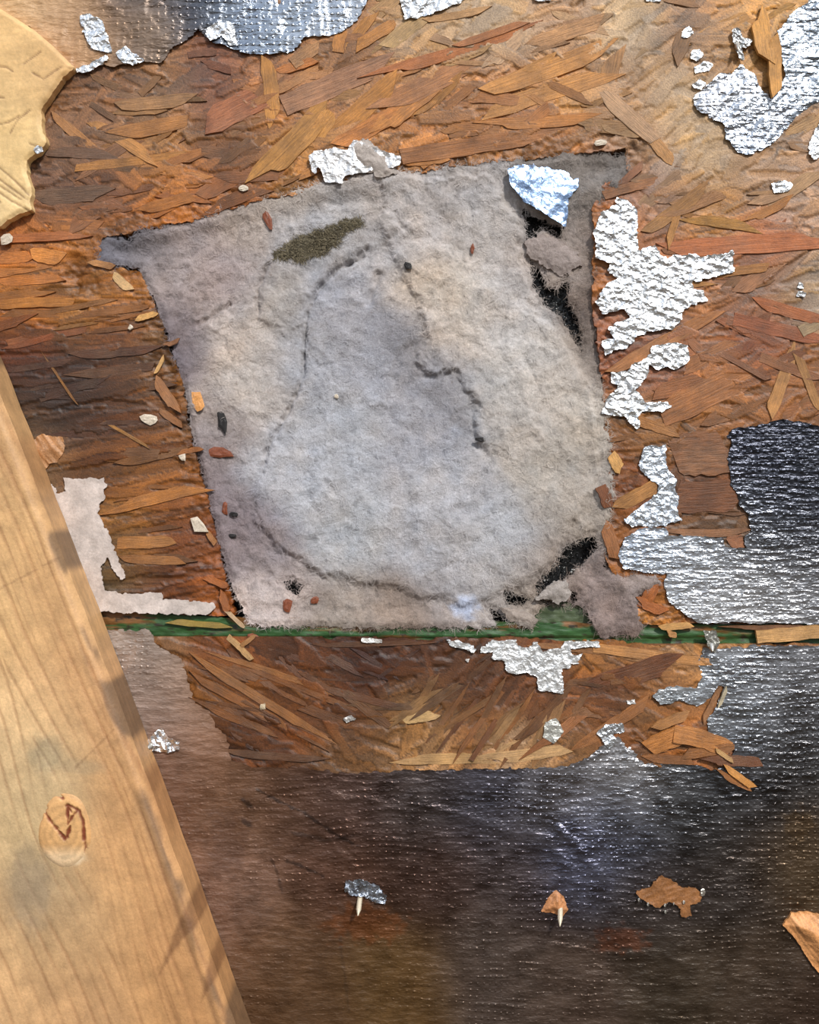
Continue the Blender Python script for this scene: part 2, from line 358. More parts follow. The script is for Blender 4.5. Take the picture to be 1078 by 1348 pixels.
LO = [(200,860,(142,98,60)),(300,850,(130,72,30)),(400,860,(92,50,22)),(550,870,(86,48,24)),(700,860,(118,68,32)),(800,858,(170,112,56)),(900,866,(188,132,78)),
(290,910,(128,76,26)),(400,915,(118,68,26)),(480,880,(76,38,16)),(620,900,(92,54,28)),(720,920,(112,64,30)),(810,895,(92,48,24)),(870,910,(150,95,50)),
(300,960,(80,42,14)),(400,960,(122,66,24)),(470,945,(98,54,24)),(555,945,(165,118,68)),(500,975,(140,96,56)),(580,915,(105,62,30)),(620,960,(128,80,40)),(750,950,(146,88,44)),(850,950,(128,84,42)),(900,980,(168,104,50)),
(350,1000,(96,54,24)),(440,995,(112,78,48)),(560,1000,(190,140,92)),(680,995,(196,150,104)),(745,985,(165,118,72)),(820,975,(120,70,35)),(930,1010,(150,90,45)),(980,1010,(110,64,34))]

def osb_raster(X, Y, st, n, dirf, seed):
    """paint flakes one over another: tone, grain and height"""
    r = np.random.default_rng(seed)
    x0 = X[0,0]; y0 = Y[0,0]; ny, nx = X.shape
    T = np.ones(X.shape); Hh = np.zeros(X.shape); HUE = np.zeros(X.shape)
    for i in range(n):
        cx = r.uniform(x0, X[0,-1]); cy = r.uniform(y0, Y[-1,0])
        L = r.uniform(40, 150); W = L*r.uniform(0.10, 0.30)
        if i > n*0.75: L *= 0.6; W *= 0.6
        calm = (cx < 310 and cy > 330)
        if calm: L = r.uniform(70, 190); W = L*r.uniform(0.06, 0.16)
        a = dirf(cx, cy)+r.normal(0, 0.13 if calm else 0.42); ca, sa = math.cos(a), math.sin(a)
        R = L/2+4
        i0 = max(int((cx-R-x0)/st), 0); i1 = min(int((cx+R-x0)/st)+2, nx); j0 = max(int((cy-R-y0)/st), 0); j1 = min(int((cy+R-y0)/st)+2, ny)
        if i1-i0 < 2 or j1-j0 < 2: continue
        x = X[j0:j1, i0:i1]-cx; y = Y[j0:j1, i0:i1]-cy
        u = x*ca+y*sa; v = -x*sa+y*ca
        wob = (vn(u/14+i*3.3, v/9+i, 5)-0.5)*W*0.3
        skew = r.uniform(-0.8, 0.8)
        m = (np.abs(v+wob) < W/2*(1-0.35*np.abs(2*u/L)**2))&(np.abs(u+skew*v+wob) < L/2)
        gr = fbm(u/38+i*7.1, v/2.1+i*1.3, 3, 3, 0.7)
        tone = r.uniform(0.62, 1.3)
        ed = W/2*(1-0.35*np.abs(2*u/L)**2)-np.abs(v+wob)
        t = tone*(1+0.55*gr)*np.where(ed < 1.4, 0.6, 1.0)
        h = r.uniform(0.0, 1.55)+r.uniform(-0.006, 0.006)*u+r.uniform(-0.02, 0.02)*v+0.16*gr
        hue = r.normal(0, 1)
        sub = T[j0:j1, i0:i1]; sub[m] = t[m]
        sub = Hh[j0:j1, i0:i1]; sub[m] = h[m]
        sub = HUE[j0:j1, i0:i1]; sub[m] = hue
    return T, np.minimum(Hh, 1.2+0.15*np.tanh(Hh-1.2)), HUE

def dir_up(x, y):
    if x < 300: return -0.08 if y < 560 else -0.12
    if x > 800 and y > 250: return -0.25
    return -0.38
def dir_lo(x, y):
    if x < 520: return 0.42
    if x < 760: return -0.75
    return 0.1

st = 2.0
X, Y = grid(-150, -150, 1230, 828, st)
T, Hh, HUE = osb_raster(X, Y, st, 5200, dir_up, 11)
col = colmap(X, Y, UP, 30)
warm = np.stack([1+0.05*HUE, 1+0.0*HUE, 1-0.12*HUE], -1)
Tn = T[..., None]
# leftover bonded kraft film: a pinkish tan skin that hides the flakes
film = np.zeros(X.shape)
for cx, cy, rx, ry, k in ((650,25,110,30,1),(835,40,30,70,1),(880,130,45,70,1),(930,190,80,30,1),(1030,225,90,22,0.9),(870,255,70,30,0.8),(1065,385,60,28,1),(560,25,40,40,0.8),(90,30,110,60,0.6),(60,270,50,20,0.5)):
    film = np.maximum(film, k*sstep(1.25, 0.7, np.sqrt(((X-cx)/rx)**2+((Y-cy)/ry)**2)+0.45*fbm(X/26, Y/26, 91, 4)))
Tn = Tn*(1-0.62*film[...,None])+1.0*0.62*film[...,None]
st1 = 1+0.22*fbm(X/30, Y/30, 31, 4)[...,None]
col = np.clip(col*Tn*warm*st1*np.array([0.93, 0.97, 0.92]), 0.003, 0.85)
f = -sdf(X, Y, HOLE)
f = np.where(f > 59, 60, f)
f = f+fbm(X/9, Y/6, 55, 4, 0.6)*5+fbm(X/40, Y/40, 56, 2)*2
edge_lo = 812+np.interp(X, [0, 150, 300, 800, 860, 1000, 1240], [-12, -10, -1, 7, 9, 8, 8])+fbm(X/22, Y/9, 57, 4)*4
f = np.minimum(f, edge_lo-Y)
Hh2 = Hh*(1-0.35*film)+film*0.2
# wood crushed and torn along the saw cut, and a gouge left of the hole
near = sstep(46, 4, f)
rag = fbm(X/8, Y/6, 58, 5, 0.65)
Hh2 = Hh2+near*np.minimum(rag*1.6-0.7, 0.6)
col = col*(1+near*0.35*rag)[...,None]
for cx, cy, rx, ry, dp in ((100,358,16,26,4.5),(118,378,20,14,3.0),(215,490,22,60,2.4),(838,205,18,20,2.6),(88,770,26,22,3),(300,790,26,30,2),(850,790,22,16,2)):
    g = sstep(1.2, 0.3, np.sqrt(((X-cx)/rx)**2+((Y-cy)/ry)**2)+0.35*fbm(X/10, Y/10, 61, 3))
    Hh2 = Hh2-g*dp*(0.7+0.5*fbm(X/6, Y/6, 62, 4)); col = col*(1-0.25*g)[...,None]
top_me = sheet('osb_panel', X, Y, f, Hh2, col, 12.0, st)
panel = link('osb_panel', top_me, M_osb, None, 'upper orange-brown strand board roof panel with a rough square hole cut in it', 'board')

X, Y = grid(-160, 838, 1240, 1060, 2.3)
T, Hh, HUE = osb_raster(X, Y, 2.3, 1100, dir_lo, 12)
col = colmap(X, Y, LO, 26)
warm = np.stack([1+0.05*HUE, 1+0*HUE, 1-0.12*HUE], -1)
filmL = sstep(0.0, 0.35, fbm(X/50, Y/20, 93, 4)-0.1)
Tl = T*(1-0.3*filmL)+0.3*filmL
col = np.clip(col*Tl[...,None]*warm*(1+0.25*fbm(X/25, Y/12, 33, 4))[...,None]*0.82, 0.003, 0.8)
top_lo = 838+np.interp(X, [0, 150, 330, 800, 900, 1240], [-6, -6, 0, 6, 10, 10])+fbm(X/18, Y/8, 67, 4)*6
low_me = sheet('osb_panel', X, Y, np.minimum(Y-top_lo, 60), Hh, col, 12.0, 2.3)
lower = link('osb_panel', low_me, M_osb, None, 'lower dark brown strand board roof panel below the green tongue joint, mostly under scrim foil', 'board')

# green sealed tongue of the lower panel, lying back in the joint
X, Y = grid(-160, 800, 1240, 852, 2.0)
n1 = fbm(X/45, Y/5, 71, 4); n2 = fbm(X/14, Y/4, 72, 4)
cg = np.zeros(X.shape+(3,))+lin((50, 86, 44))
m = sstep(-0.05, 0.25, n1+np.interp(X, [0,150,240,300,340,600,800,1240],[0,.0,-.25,-.4,.0,.0,-.2,-.1])-0.02*(Y-828))[...,None]; cg = cg*(1-m)+lin((118, 78, 38))*m
m = sstep(0.25, 0.5, n2)[...,None]; cg = cg*(1-m)+lin((40, 34, 20))*m
cg = cg*(1+0.25*n2)[...,None]
ff = np.minimum(Y-(814+np.interp(X, [0, 150, 300, 800, 860, 1000, 1240], [-12, -10, -1, 7, 9, 8, 8]))-fbm(X/30, Y/9, 73, 3)*2, 850-Y)
g_me = sheet('panel_tongue', X, Y, ff, -2.2+1.1*fbm(X/24, Y/5, 74, 4)+np.where(Y > 838, -1.5, 0), cg, 8.0, 2.0)
link('panel_tongue', g_me, M_green, lower, 'green sealed tongue edge')
# body of the lower panel behind the foil
def box_me(name, x0, x1, y0, y1, h0, h1):
    a = pt(x0, y0, 0); b = pt(x1, y1, 0)
    V = [(x, -h/1000, z) for x in (a.x, b.x) for h in (h0, h1) for z in (b.z, a.z)]
    F = np.array([(0,1,3,2),(4,6,7,5),(0,2,6,4),(1,5,7,3),(0,4,5,1),(2,3,7,6)])
    return mesh_np(name, np.array(V), [F], np.tile(lin((110,70,38)), (8,1)), False)
link('panel_core', box_me('panel_core', -160, 1240, 1058, 1510, -12, 0.4), M_osb, lower)
link('panel_core', box_me('panel_core', -160, 1240, 848, 1062, -12, -2.5), M_osb, lower)

# ------------------------------------------------------------------ loose-lying flakes: parts of the panels
SV = []
for k in range(22):
    r = random.Random(40+k); n = 9; V = []; F = []
    tap0, tap1 = r.uniform(0.35, 1.0), r.uniform(0.35, 1.0); sk0, sk1 = r.uniform(-0.16, 0.16), r.uniform(-0.16, 0.16)
    ph = r.uniform(0, 6); bw = r.uniform(-0.12, 0.12)
    for i in range(n+1):
        q = i/n; e_ = 1.0
        if q < 0.15: e_ = tap0+(1-tap0)*q/0.15
        if q > 0.85: e_ = tap1+(1-tap1)*(1-q)/0.15
        c_ = bw*math.sin(q*math.pi)
        tt = 0.5*e_*r.uniform(0.86, 1.06); bb = 0.5*e_*r.uniform(0.86, 1.06); u = -0.5+q
        jit = r.uniform(-0.035, 0.035) if i in (0, n) else 0
        sk = (sk0 if i < n/2 else sk1)*abs(2*q-1)**2
        up_ = -1.0-0.22*math.sin(q*5+ph)
        for (uu, v) in ((u+sk+jit, tt+c_), (u-sk-jit, -bb+c_)): V.append((uu, up_, v))
        for (uu, v) in ((u+sk+jit, tt+c_+.02), (u-sk-jit, -bb+c_-.02)): V.append((uu*1.006, 0.9, v))
    for i in range(n):
        a = i*4; b = a+4
        F += [(a, a+1, b+1, b), (a, b, b+2, a+2), (a+1, a+3, b+3, b+1)]
    F += [(0, 2, 3, 1), (n*4, n*4+1, n*4+3, n*4+2)]
    me = mesh_np('wood_strand', np.array(V), [np.array(F)], None, False); me.materials.append(M_strand); SV.append(me)

def strand(x1, y1, x2, y2, w, c, parent, h=0.9, th=0.55, label=None, tilt=0.0):
    L = math.hypot(x2-x1, y2-y1); a = math.atan2(-(y2-y1), x2-x1)
    o = bpy.data.objects.new('wood_strand', random.choice(SV)); C.objects.link(o); o.parent = parent
    o.location = pt((x1+x2)/2, (y1+y2)/2, 0)+Vector((0, -h/1000+th/1000, 0))
    o.rotation_mode = 'YXZ'; o.rotation_euler = (random.uniform(-.055, .055), -a, random.uniform(-.014, .014)+tilt)
    o.scale = (L*S, th/1000, w*S)
    cc = lin(c) if max(c) > 1.5 else np.asarray(c)
    g_ = cc.mean(); cc = (cc*0.96+g_*0.04)*np.array([0.98, 1.02, 0.93])
    o.color = (float(cc[0]), float(cc[1]), float(cc[2]), 1)
    if label: o['label'] = label
    return o
MU = [(351,78,359,163,20,(195,128,55)),(373,140,510,83,30,(165,112,80)),(340,233,430,140,34,(175,118,55)),(408,192,436,148,24,(195,130,60)),(440,178,520,108,28,(185,120,55)),(445,192,525,150,24,(190,115,50)),
(272,165,342,130,36,(158,90,52)),(70,152,148,216,13,(172,112,58)),(121,161,202,212,16,(190,125,60)),(100,222,252,204,12,(185,120,55)),(156,141,252,131,18,(165,115,72)),(151,177,247,160,20,(165,105,50)),(48,262,140,255,22,(112,78,58)),
(62,200,150,205,14,(118,82,62)),(500,98,695,38,16,(182,106,55)),(500,142,625,80,28,(165,105,60)),(640,150,805,98,24,(196,130,65)),(640,122,805,60,26,(196,130,64)),(642,164,778,156,16,(192,120,55)),(500,172,572,112,28,(192,120,52)),(528,207,722,178,22,(160,98,48)),
(786,115,862,186,22,(178,132,95)),(855,180,885,215,16,(190,130,70)),(804,490,943,410,18,(168,104,54)),(880,330,1090,316,26,(178,98,50)),(1012,545,1045,460,17,(188,128,72)),(870,548,988,490,38,(160,96,46)),(965,420,1085,450,18,(152,82,46)),
(995,398,1085,425,16,(168,92,46)),(898,262,878,322,10,(182,122,62)),(850,306,928,248,18,(165,112,60)),(886,602,962,596,60,(124,74,38)),(888,655,972,650,44,(112,64,34)),(880,701,980,700,11,(146,96,64)),(958,714,978,712,18,(150,90,55)),
(812,668,864,640,19,(172,115,60)),(804,598,816,620,16,(215,155,85)),(0,402,98,398,13,(188,116,44)),(0,372,82,366,12,(196,114,42)),(0,340,40,336,16,(200,116,45)),(42,335,84,340,20,(210,128,50)),(0,316,110,310,12,(178,100,48)),
(180,420,206,412,8,(225,165,95)),(150,362,172,382,12,(225,175,120)),(205,492,216,470,5,(228,172,110)),(120,545,195,588,4,(165,110,50)),(100,530,60,470,3,(140,90,40)),(150,670,262,642,16,(165,100,38)),(155,715,230,712,16,(172,108,46)),(160,735,240,738,12,(158,98,44)),
(600,62,690,30,10,(176,110,66)),(560,28,640,14,10,(190,140,95)),(700,60,790,30,20,(190,135,90)),(720,110,775,135,12,(150,95,45)),(690,95,730,75,12,(195,130,62)),(455,70,492,20,14,(190,125,60)),(470,62,520,30,16,(195,125,55)),(445,70,452,38,16,(200,128,58)),(385,85,420,60,18,(180,125,80)),(365,95,415,80,12,(195,115,50)),
(985,290,1040,262,12,(175,110,50)),(905,288,990,300,14,(170,115,45)),(930,362,1010,352,12,(185,120,60)),(850,385,930,372,10,(178,120,66)),(1000,470,1078,500,14,(140,84,46)),(930,455,1010,500,8,(130,80,52)),(1050,470,1078,540,12,(165,112,60)),(860,520,930,500,20,(152,90,48)),(820,545,890,570,14,(165,105,50)),(850,470,905,452,10,(165,100,62))]
ML = [(780,852,948,874,13,(188,126,70)),(780,906,885,872,30,(112,62,32)),(262,870,420,968,12,(145,88,36)),(258,892,390,962,12,(138,80,30)),(262,925,360,965,10,(120,68,24)),(290,862,420,905,8,(150,92,42)),(420,905,520,930,10,(96,54,26)),(330,880,470,935,8,(128,74,32)),
(300,990,420,1000,10,(92,52,22)),(620,1000,680,905,7,(118,68,34)),(600,995,665,905,7,(132,80,40)),(580,985,640,905,6,(105,60,30)),(640,1000,700,915,7,(140,86,42)),(560,980,615,905,6,(128,78,38)),(660,1005,715,935,7,(122,74,36)),(700,990,800,910,14,(146,86,42)),(760,985,850,925,16,(150,92,46)),(530,1000,640,998,14,(190,142,92)),(640,998,745,985,16,(200,152,105)),(530,948,575,940,14,(200,155,102)),
(420,850,560,845,7,(98,56,28)),(700,848,790,858,8,(150,96,52))]
def inside(x, y, poly):
    ins = False
    for i in range(len(poly)):
        x1, y1 = poly[i]; x2, y2 = poly[(i+1) % len(poly)]
        if (y1 > y) != (y2 > y) and x < (x2-x1)*(y-y1)/(y2-y1)+x1: ins = not ins
    return ins
def clear(x, y, polys, m):
    return not any(inside(x+dx, y+dy, p) for p in polys for dx, dy in ((0,0),(m,0),(-m,0),(0,m),(0,-m)))
def pick(pts, x, y):
    c = colmap(np.array([[float(x)]]), np.array([[float(y)]]), pts, 26)[0,0]
    return c
count = 0; rr = random.Random(5)
tries = 0
filmc = [(650,25,110,34),(835,40,30,70),(880,130,40,60),(930,190,80,30),(1030,225,90,22),(1065,385,50,28)]
while count < 205 and tries < 8000:
    tries += 1
    x = rr.uniform(-20, 1095); y = rr.uniform(-10, 800)
    a = dir_up(x, y)+rr.gauss(0, 0.4); L = rr.uniform(30, 85); w = L*rr.uniform(0.12, 0.3)
    if x < 310 and y > 330:
        a = -0.1+rr.gauss(0, 0.1); L = rr.uniform(50, 120); w = L*rr.uniform(0.06, 0.15)
    dx, dy = math.cos(a)*L/2, math.sin(a)*L/2
    if any(not clear(x+s*dx, y+s*dy, [HOLE]+ALLFOIL, 5) for s in (-1, -.5, 0, .5, 1)): continue
    if any(((x-c[0])/c[2])**2+((y-c[1])/c[3])**2 < 1 for c in filmc): continue
    if x < 30+(y-462)*0.375 and y > 440: continue
    c = pick(UP, x, y)*rr.uniform(0.72, 1.28); c = np.clip(c*np.array([1.0, 1+rr.uniform(-.05,.05), 1+rr.uniform(-.15,.15)]), 0.01, 0.8)
    strand(x-dx, y-dy, x+dx, y+dy, w, tuple(c), panel, rr.uniform(0.75, 1.25), 0.55); count += 1
for q in MU: strand(*q[:5], tuple(q[5]), panel, rr.uniform(1.25, 1.65), 0.7)
count = 0; tries = 0
while count < 70 and tries < 4000:
    tries += 1
    x = rr.uniform(200, 960); y = rr.uniform(848, 1000); a = dir_lo(x, y)+rr.gauss(0, 0.18); L = rr.uniform(30, 90); w = L*rr.uniform(0.07, 0.18)
    dx, dy = math.cos(a)*L/2, math.sin(a)*L/2
    if any(not clear(x+s*dx, y+s*dy, [F_LOW], 5) or y+s*dy < 850 for s in (-1, -.5, 0, .5, 1)): continue
    c = np.clip(pick(LO, x, y)*rr.uniform(0.6, 1.05), 0.01, 0.8)
    strand(x-dx, y-dy, x+dx, y+dy, w, tuple(c), lower, rr.uniform(0.75, 1.25), 0.55); count += 1
for q in ML: strand(*q[:5], tuple(q[5]), lower, rr.uniform(1.15, 1.5), 0.6)
# shards torn up at the lower right of the exposed wood, and on the green tongue
for q in ((852,985,905,962,26,(190,118,55),3.0),(885,965,960,985,24,(180,112,52),3.4),(900,992,965,982,14,(150,92,44),3.0),(850,998,910,1000,12,(150,90,42),2.2),(930,1000,1000,1002,14,(112,64,36),3.6),(952,1008,988,1034,9,(205,135,62),5.0),(945,1015,985,1036,8,(160,98,48),4.0),
          (940,985,962,1000,6,(200,150,95),4.6),(905,940,860,958,14,(165,108,56),2.4),(925,948,945,905,8,(165,110,70),2.6),(955,905,945,930,5,(210,190,165),3.0)):
    strand(*q[:6], lower, q[6], 1.0, tilt=rr.uniform(-.05, .05))
for q in ((995,838,1120,828,18,(205,150,92),1.6),(868,826,910,822,9,(215,155,90),1.6),(878,832,890,836,8,(205,140,80),1.6),(225,818,300,824,8,(165,135,60),0.4),(960,826,1060,824,6,(125,80,50),0.8)):
    strand(*q[:6], lower, q[6], 0.9)
# splintered wood around the torn edge of the hole
for q in ((300,838,332,868,8,(190,140,85),2),(318,850,336,836,6,(165,110,60),2.4),(290,780,300,805,10,(180,98,36),1.4),(272,760,300,772,9,(170,92,34),1.4),(300,805,322,826,5,(205,165,130),2.2),(266,590,236,596,7,(165,96,40),1.3),(210,540,240,560,9,(140,84,38),1.3),
          (205,500,232,540,14,(168,104,52),1.6),(218,455,236,448,6,(160,100,60),2),(150,352,120,345,9,(185,125,75),1.6),(860,770,845,800,16,(165,88,30),1.5),(840,790,875,805,14,(185,100,36),1.6),(790,640,800,668,16,(130,70,32),1.2),(796,690,810,735,18,(160,96,48),1.3),(272,700,284,716,7,(175,110,55),1.4)):
    strand(*q[:6], panel, q[6], 1.0, tilt=rr.uniform(-.06, .06))

# ------------------------------------------------------------------ foil facing left on the boards
def foil(name, poly, colf, parent, h=2.0, amp=0.7, fr=16.0, st=1.7, ragged=(7, 4, 3.0), mat=None, thick=0.9, seed=1, label=None, cat=None, group=None, loc=None, tiltx=0.0, tilty=0.0, box=None, hf=None, smoothamp=0.0):
    P = np.asarray(poly, float)
    x0, y0, x1, y1 = (P[:,0].min()-8, P[:,1].min()-8, P[:,0].max()+8, P[:,1].max()+8) if box is None else box
    X, Y = grid(x0, y0, x1, y1, st)
    f = sdf(X, Y, poly)
    f = f+fbm(X/ragged[0], Y/ragged[1], 200+seed, 4, 0.6)*ragged[2]
    A = 0.35*seed
    U = X*math.cos(A)+Y*math.sin(A); V = -X*math.sin(A)+Y*math.cos(A)
    H = h+amp*(ridged(U/(fr*1.5), V/(fr*0.75), 210+seed, 4, 0.5))+smoothamp*fbm(X/70, Y/70, 220+seed, 2)
    H = H+tilty*(Y-P[:,1].mean())+tiltx*(X-P[:,0].mean())
    if hf is not None: H = H+hf(X, Y)
    curl = sstep(6, 0, f); H = H+curl*0.5*(fbm(X/11, Y/11, 230+seed, 2)+0.2)
    col = colf(X, Y)
    c = (0, 0, 0)
    if loc is not None: c = tuple(pt(P[:,0].mean(), P[:,1].mean(), h))
    me = sheet(name, X, Y, f, H, col, thick, st, c)
    o = link(name, me, mat or M_foil, parent, label, cat, group)
    if loc is not None: o.location = c
    return o
def const(c, metal, var=0.12, seed=5, sc=20):
    def fn(X, Y):
        o = np.zeros(X.shape+(4,)); o[..., :3] = lin(c)*(1+var*fbm(X/sc, Y/sc, seed, 4))[...,None]; o[..., 3] = np.clip(metal, 0, 1); return o
    return fn
def mixc(pts, sig=45, var=0.2, dirt=0.0):
    """control points (x, y, colour, cleanness of the metal)"""
    def fn(X, Y):
        o = np.zeros(X.shape+(4,))
        o[..., :3] = colmap(X, Y, [(a, b, c) for a, b, c, m in pts], sig)*(1+var*fbm(X/22, Y/22, 41, 5))[...,None]
        mm = colmap(X, Y, [(a, b, (m*255, 0, 0)) for a, b, c, m in pts], sig)[..., 0]
        mm = np.where(mm <= 0.0031308, mm*12.92, 1.055*np.maximum(mm, 1e-6)**(1/2.4)-0.055)
        o[..., 3] = np.clip(mm+dirt*fbm(X/30, Y/18, 43, 5), 0, 1); return o
    return fn
silver = const((225, 226, 228), 0.85)
foil('foil_patch', F_BIG, silver, panel, 2.2, 1.0, 14, seed=1, ragged=(9,3.5,4))
foil('foil_patch', F_MID, silver, panel, 2.1, 0.8, 12, seed=2, ragged=(9,3.5,3))
foil('foil_patch', F_COL, const((205, 212, 222), 0.8), panel, 2.0, 0.6, 15, seed=3)
foil('foil_facing', F_RIGHT, mixc([(840,715,(200,210,225),.9),(900,740,(190,196,205),.85),(920,790,(205,205,208),.8),(1000,800,(190,190,192),.75),(1000,700,(105,108,116),.9),(1060,600,(58,60,68),.95),(1000,600,(64,66,76),.95),(1060,700,(64,66,74),.9),(1030,650,(60,62,70),.95),(1150,650,(90,92,98),.9),(1060,780,(150,150,155),.8),(1150,800,(140,140,145),.8)]),  # dark right side: reflection of dark surroundings put into the tint
     panel, 1.9, 0.5, 22, 2.0, mat=M_scrim, seed=4, label='dull silver scrim foil, darker to the right')
foil('foil_facing', F_TOP, mixc([(30,10,(198,158,112),0),(80,20,(185,148,112),.0),(100,60,(180,136,94),0),(140,50,(185,145,108),.0),(168,20,(60,58,62),.5),(205,50,(170,140,112),.0),(180,75,(70,64,64),.4),(250,15,(80,84,92),.95),(320,40,(150,158,170),.95),(400,30,(165,172,182),.95),(460,20,(185,190,198),.9),(250,50,(90,90,95),.9)], 28, dirt=0.5),
     panel, 2.4, 1.0, 22, 2.0, mat=M_scrim, seed=5, smoothamp=1.2)
foil('foil_patch', F_TOP2, silver, panel, 2.0, 0.9, 16, seed=6)
foil('foil_facing', F_TR, mixc([(1050,60,(150,158,168),.95),(1000,140,(175,180,188),.95),(930,130,(200,200,205),.9),(980,190,(150,160,175),.95),(1060,110,(140,148,158),.95),(1160,60,(140,148,158),.9)]),
     panel, 2.1, 1.3, 24, 2.0, mat=M_scrim, seed=7, smoothamp=1.5)
foil('foil_patch', F_TR2, silver, panel, 2.0, 0.9, 18, seed=8)
foil('foil_patch', crop(0,0,3.963,[(425,95),(470,80),(545,125),(595,290),(560,285),(480,265),(450,200)]), silver, panel, 3.6, 0.8, 14, seed=9)
foil('foil_patch', crop(0,0,3.963,[(400,370),(470,345),(560,300),(580,320),(500,372),(440,392),(410,388)]), silver, panel, 3.4, 0.8, 10, seed=10)
foil('foil_patch', crop(0,0,3.963,[(610,290),(660,250),(700,290),(770,330),(700,352),(640,335)]), silver, panel, 3.2, 0.9, 10, seed=11)
foil('foil_patch', crop(250,0,3.993,[(85,170),(130,140),(230,130),(255,250),(215,250),(170,200),(110,230)]), silver, panel, 3.4, 0.8, 9, seed=12)
foil('foil_patch', F_TUFT, const((228,226,226), 0.6), panel, 3.4, 0.9, 12, seed=13)
for k, p in enumerate(([(898,40),(906,36),(912,44),(905,52),(896,50)], [(909,68),(920,66),(926,74),(916,82),(908,78)], [(912,90),(926,82),(938,84),(934,94),(914,98)], [(910,112),(920,106),(930,112),(922,119),(912,118)], [(848,-2),(866,-6),(868,3),(850,4)],
                       [(1014,243),(1030,238),(1044,243),(1038,253),(1018,255)], [(700,-6),(726,-8),(724,3),(704,3)], [(1050,372),(1056,374),(1056,380),(1048,380)], [(1049,384),(1060,386),(1058,393),(1047,391)])):
    foil('foil_patch', p, silver, panel, 1.7, 0.5, 7, 1.2, (4,3,2), seed=20+k)
# glossy orange flake lying over the upper right foil
strand(998, 20, 1008, 84, 24, (212,145,66), panel, 5.2, 1.1, 'long orange flake hanging over silver foil'); strand(1016, 52, 1018, 128, 17, (218,150,72), panel, 6.0, 1.1)
foil('paper_patch', PAPER, const((198, 184, 176), 0.0, 0.22, 8, 9), panel, 2.2, 0.35, 26, 1.7, (6,5,3.5), mat=M_paper, seed=14, label='greyish white backing paper, pitted, beside the leaning timber')

BR = [(180,850,(165,150,140),.35),(230,900,(140,108,84),.12),(200,930,(150,132,124),.25),(260,960,(138,100,76),.1),(230,1040,(112,82,66),.25),(300,1060,(108,76,54),.25),(380,1060,(92,64,48),.4),(300,1150,(120,88,70),.15),(350,1250,(104,74,52),.2),(280,1180,(125,95,80),.15),  # browns are dirt; the dark greys have dark reflections painted in
(450,1050,(90,68,60),.6),(550,1050,(84,74,72),.75),(650,1050,(84,82,92),.85),(740,1040,(128,124,128),.8),(820,1010,(170,168,170),.75),(800,1080,(100,104,120),.85),(900,1050,(78,78,80),.85),(1000,1050,(70,68,70),.85),
(450,1150,(90,62,48),.5),(560,1150,(74,54,46),.65),(680,1150,(80,68,66),.7),(760,1120,(96,96,112),.8),(850,1180,(70,62,60),.7),(960,1150,(66,58,54),.7),(1050,1120,(84,66,46),.5),
(400,1300,(88,62,40),.35),(520,1280,(92,66,36),.3),(650,1260,(84,70,62),.5),(750,1300,(82,66,56),.5),(880,1280,(66,54,42),.5),(1000,1280,(70,56,44),.5),(1060,1330,(66,50,40),.5),
(960,870,(160,162,168),.8),(1040,870,(130,130,134),.8),(960,930,(150,154,162),.85),(1050,930,(112,112,116),.8),(950,980,(90,92,98),.9),(1050,990,(78,76,76),.85),(890,915,(175,180,184),.7),(925,900,(170,174,180),.7),(1150,1100,(80,70,60),.6)]
def bruise(X, Y):
    r = 0
    for pts, a in ((((430,1050),(560,1062),(720,1105),(765,1165)), 1.0), (((330,1045),(395,1075),(440,1110),(480,1160)), 1.2), (((300,1205),(330,1110),(300,1040)), 0.6), (((720,1245),(900,1262)), 1.0), (((740,1090),(790,1150)), 1.6), (((215,978),(300,1000),(420,1010)), 0.9), (((950,860),(935,1000),(1000,1100)), 0.8), (((830,1000),(890,1080),(960,1130)), 0.8)):
        d = linedist(X+9*fbm(X/30, Y/30, 302, 3), Y+9*fbm(X/30, Y/30, 303, 3), pts)+3*fbm(X/12, Y/12, 300, 3); r = r+0.45*a*np.exp(-(d/6)**2)*(0.6+0.8*vn(X/15, Y/15, 301))
    return r
def low_col(X, Y):
    o = mixc(BR, 40, 0.28, 0.35)(X, Y)
    for pts, w_, k in (([(338,1038),(370,1055),(400,1068),(440,1096),(470,1112)],2.2,.7),([(378,1132),(400,1140),(425,1152)],2.4,.7),([(358,1130),(366,1150),(372,1172)],2,.5),([(320,1052),(330,1060)],3.5,.7),([(322,1080),(330,1086)],3,.7),([(385,1095),(430,1105),(470,1098)],3,.5),([(455,1200),(448,1240),(460,1330)],2,.3),([(540,1010),(700,1012)],2.5,.5)):
        g = (k*sstep(1.4, 0.3, (linedist(X, Y, pts)+2.5*fbm(X/6, Y/6, 310, 3))/w_)); o[..., :3] = o[..., :3]*(1-g)[...,None]+lin((36, 26, 22))*g[...,None]
    for cx, cy, rx_, ry_, cc, k in ((480,1215,55,26,(112,62,26),.6),(300,1110,30,50,(80,56,46),.4),(330,1200,30,40,(82,60,48),.4),(820,1235,40,20,(110,58,28),.5),(1050,1085,26,24,(100,78,52),.5),(760,1130,50,60,(104,106,128),.35)):
        g = k*sstep(1.1, 0.5, np.hypot((X-cx)/rx_, (Y-cy)/ry_)+0.7*fbm(X/9, Y/6, 311, 4)); o[..., :3] = o[..., :3]*(1-g)[...,None]+lin(cc)*g[...,None]
    return o
foil('foil_facing', F_LOW, low_col, lower, 1.7, 0.35, 30, 2.1, (9,4,4), mat=M_scrim, seed=15, hf=bruise, smoothamp=1.0, label='grime-stained reflective scrim foil, dark reflections painted in, dimpled with a fine grid')
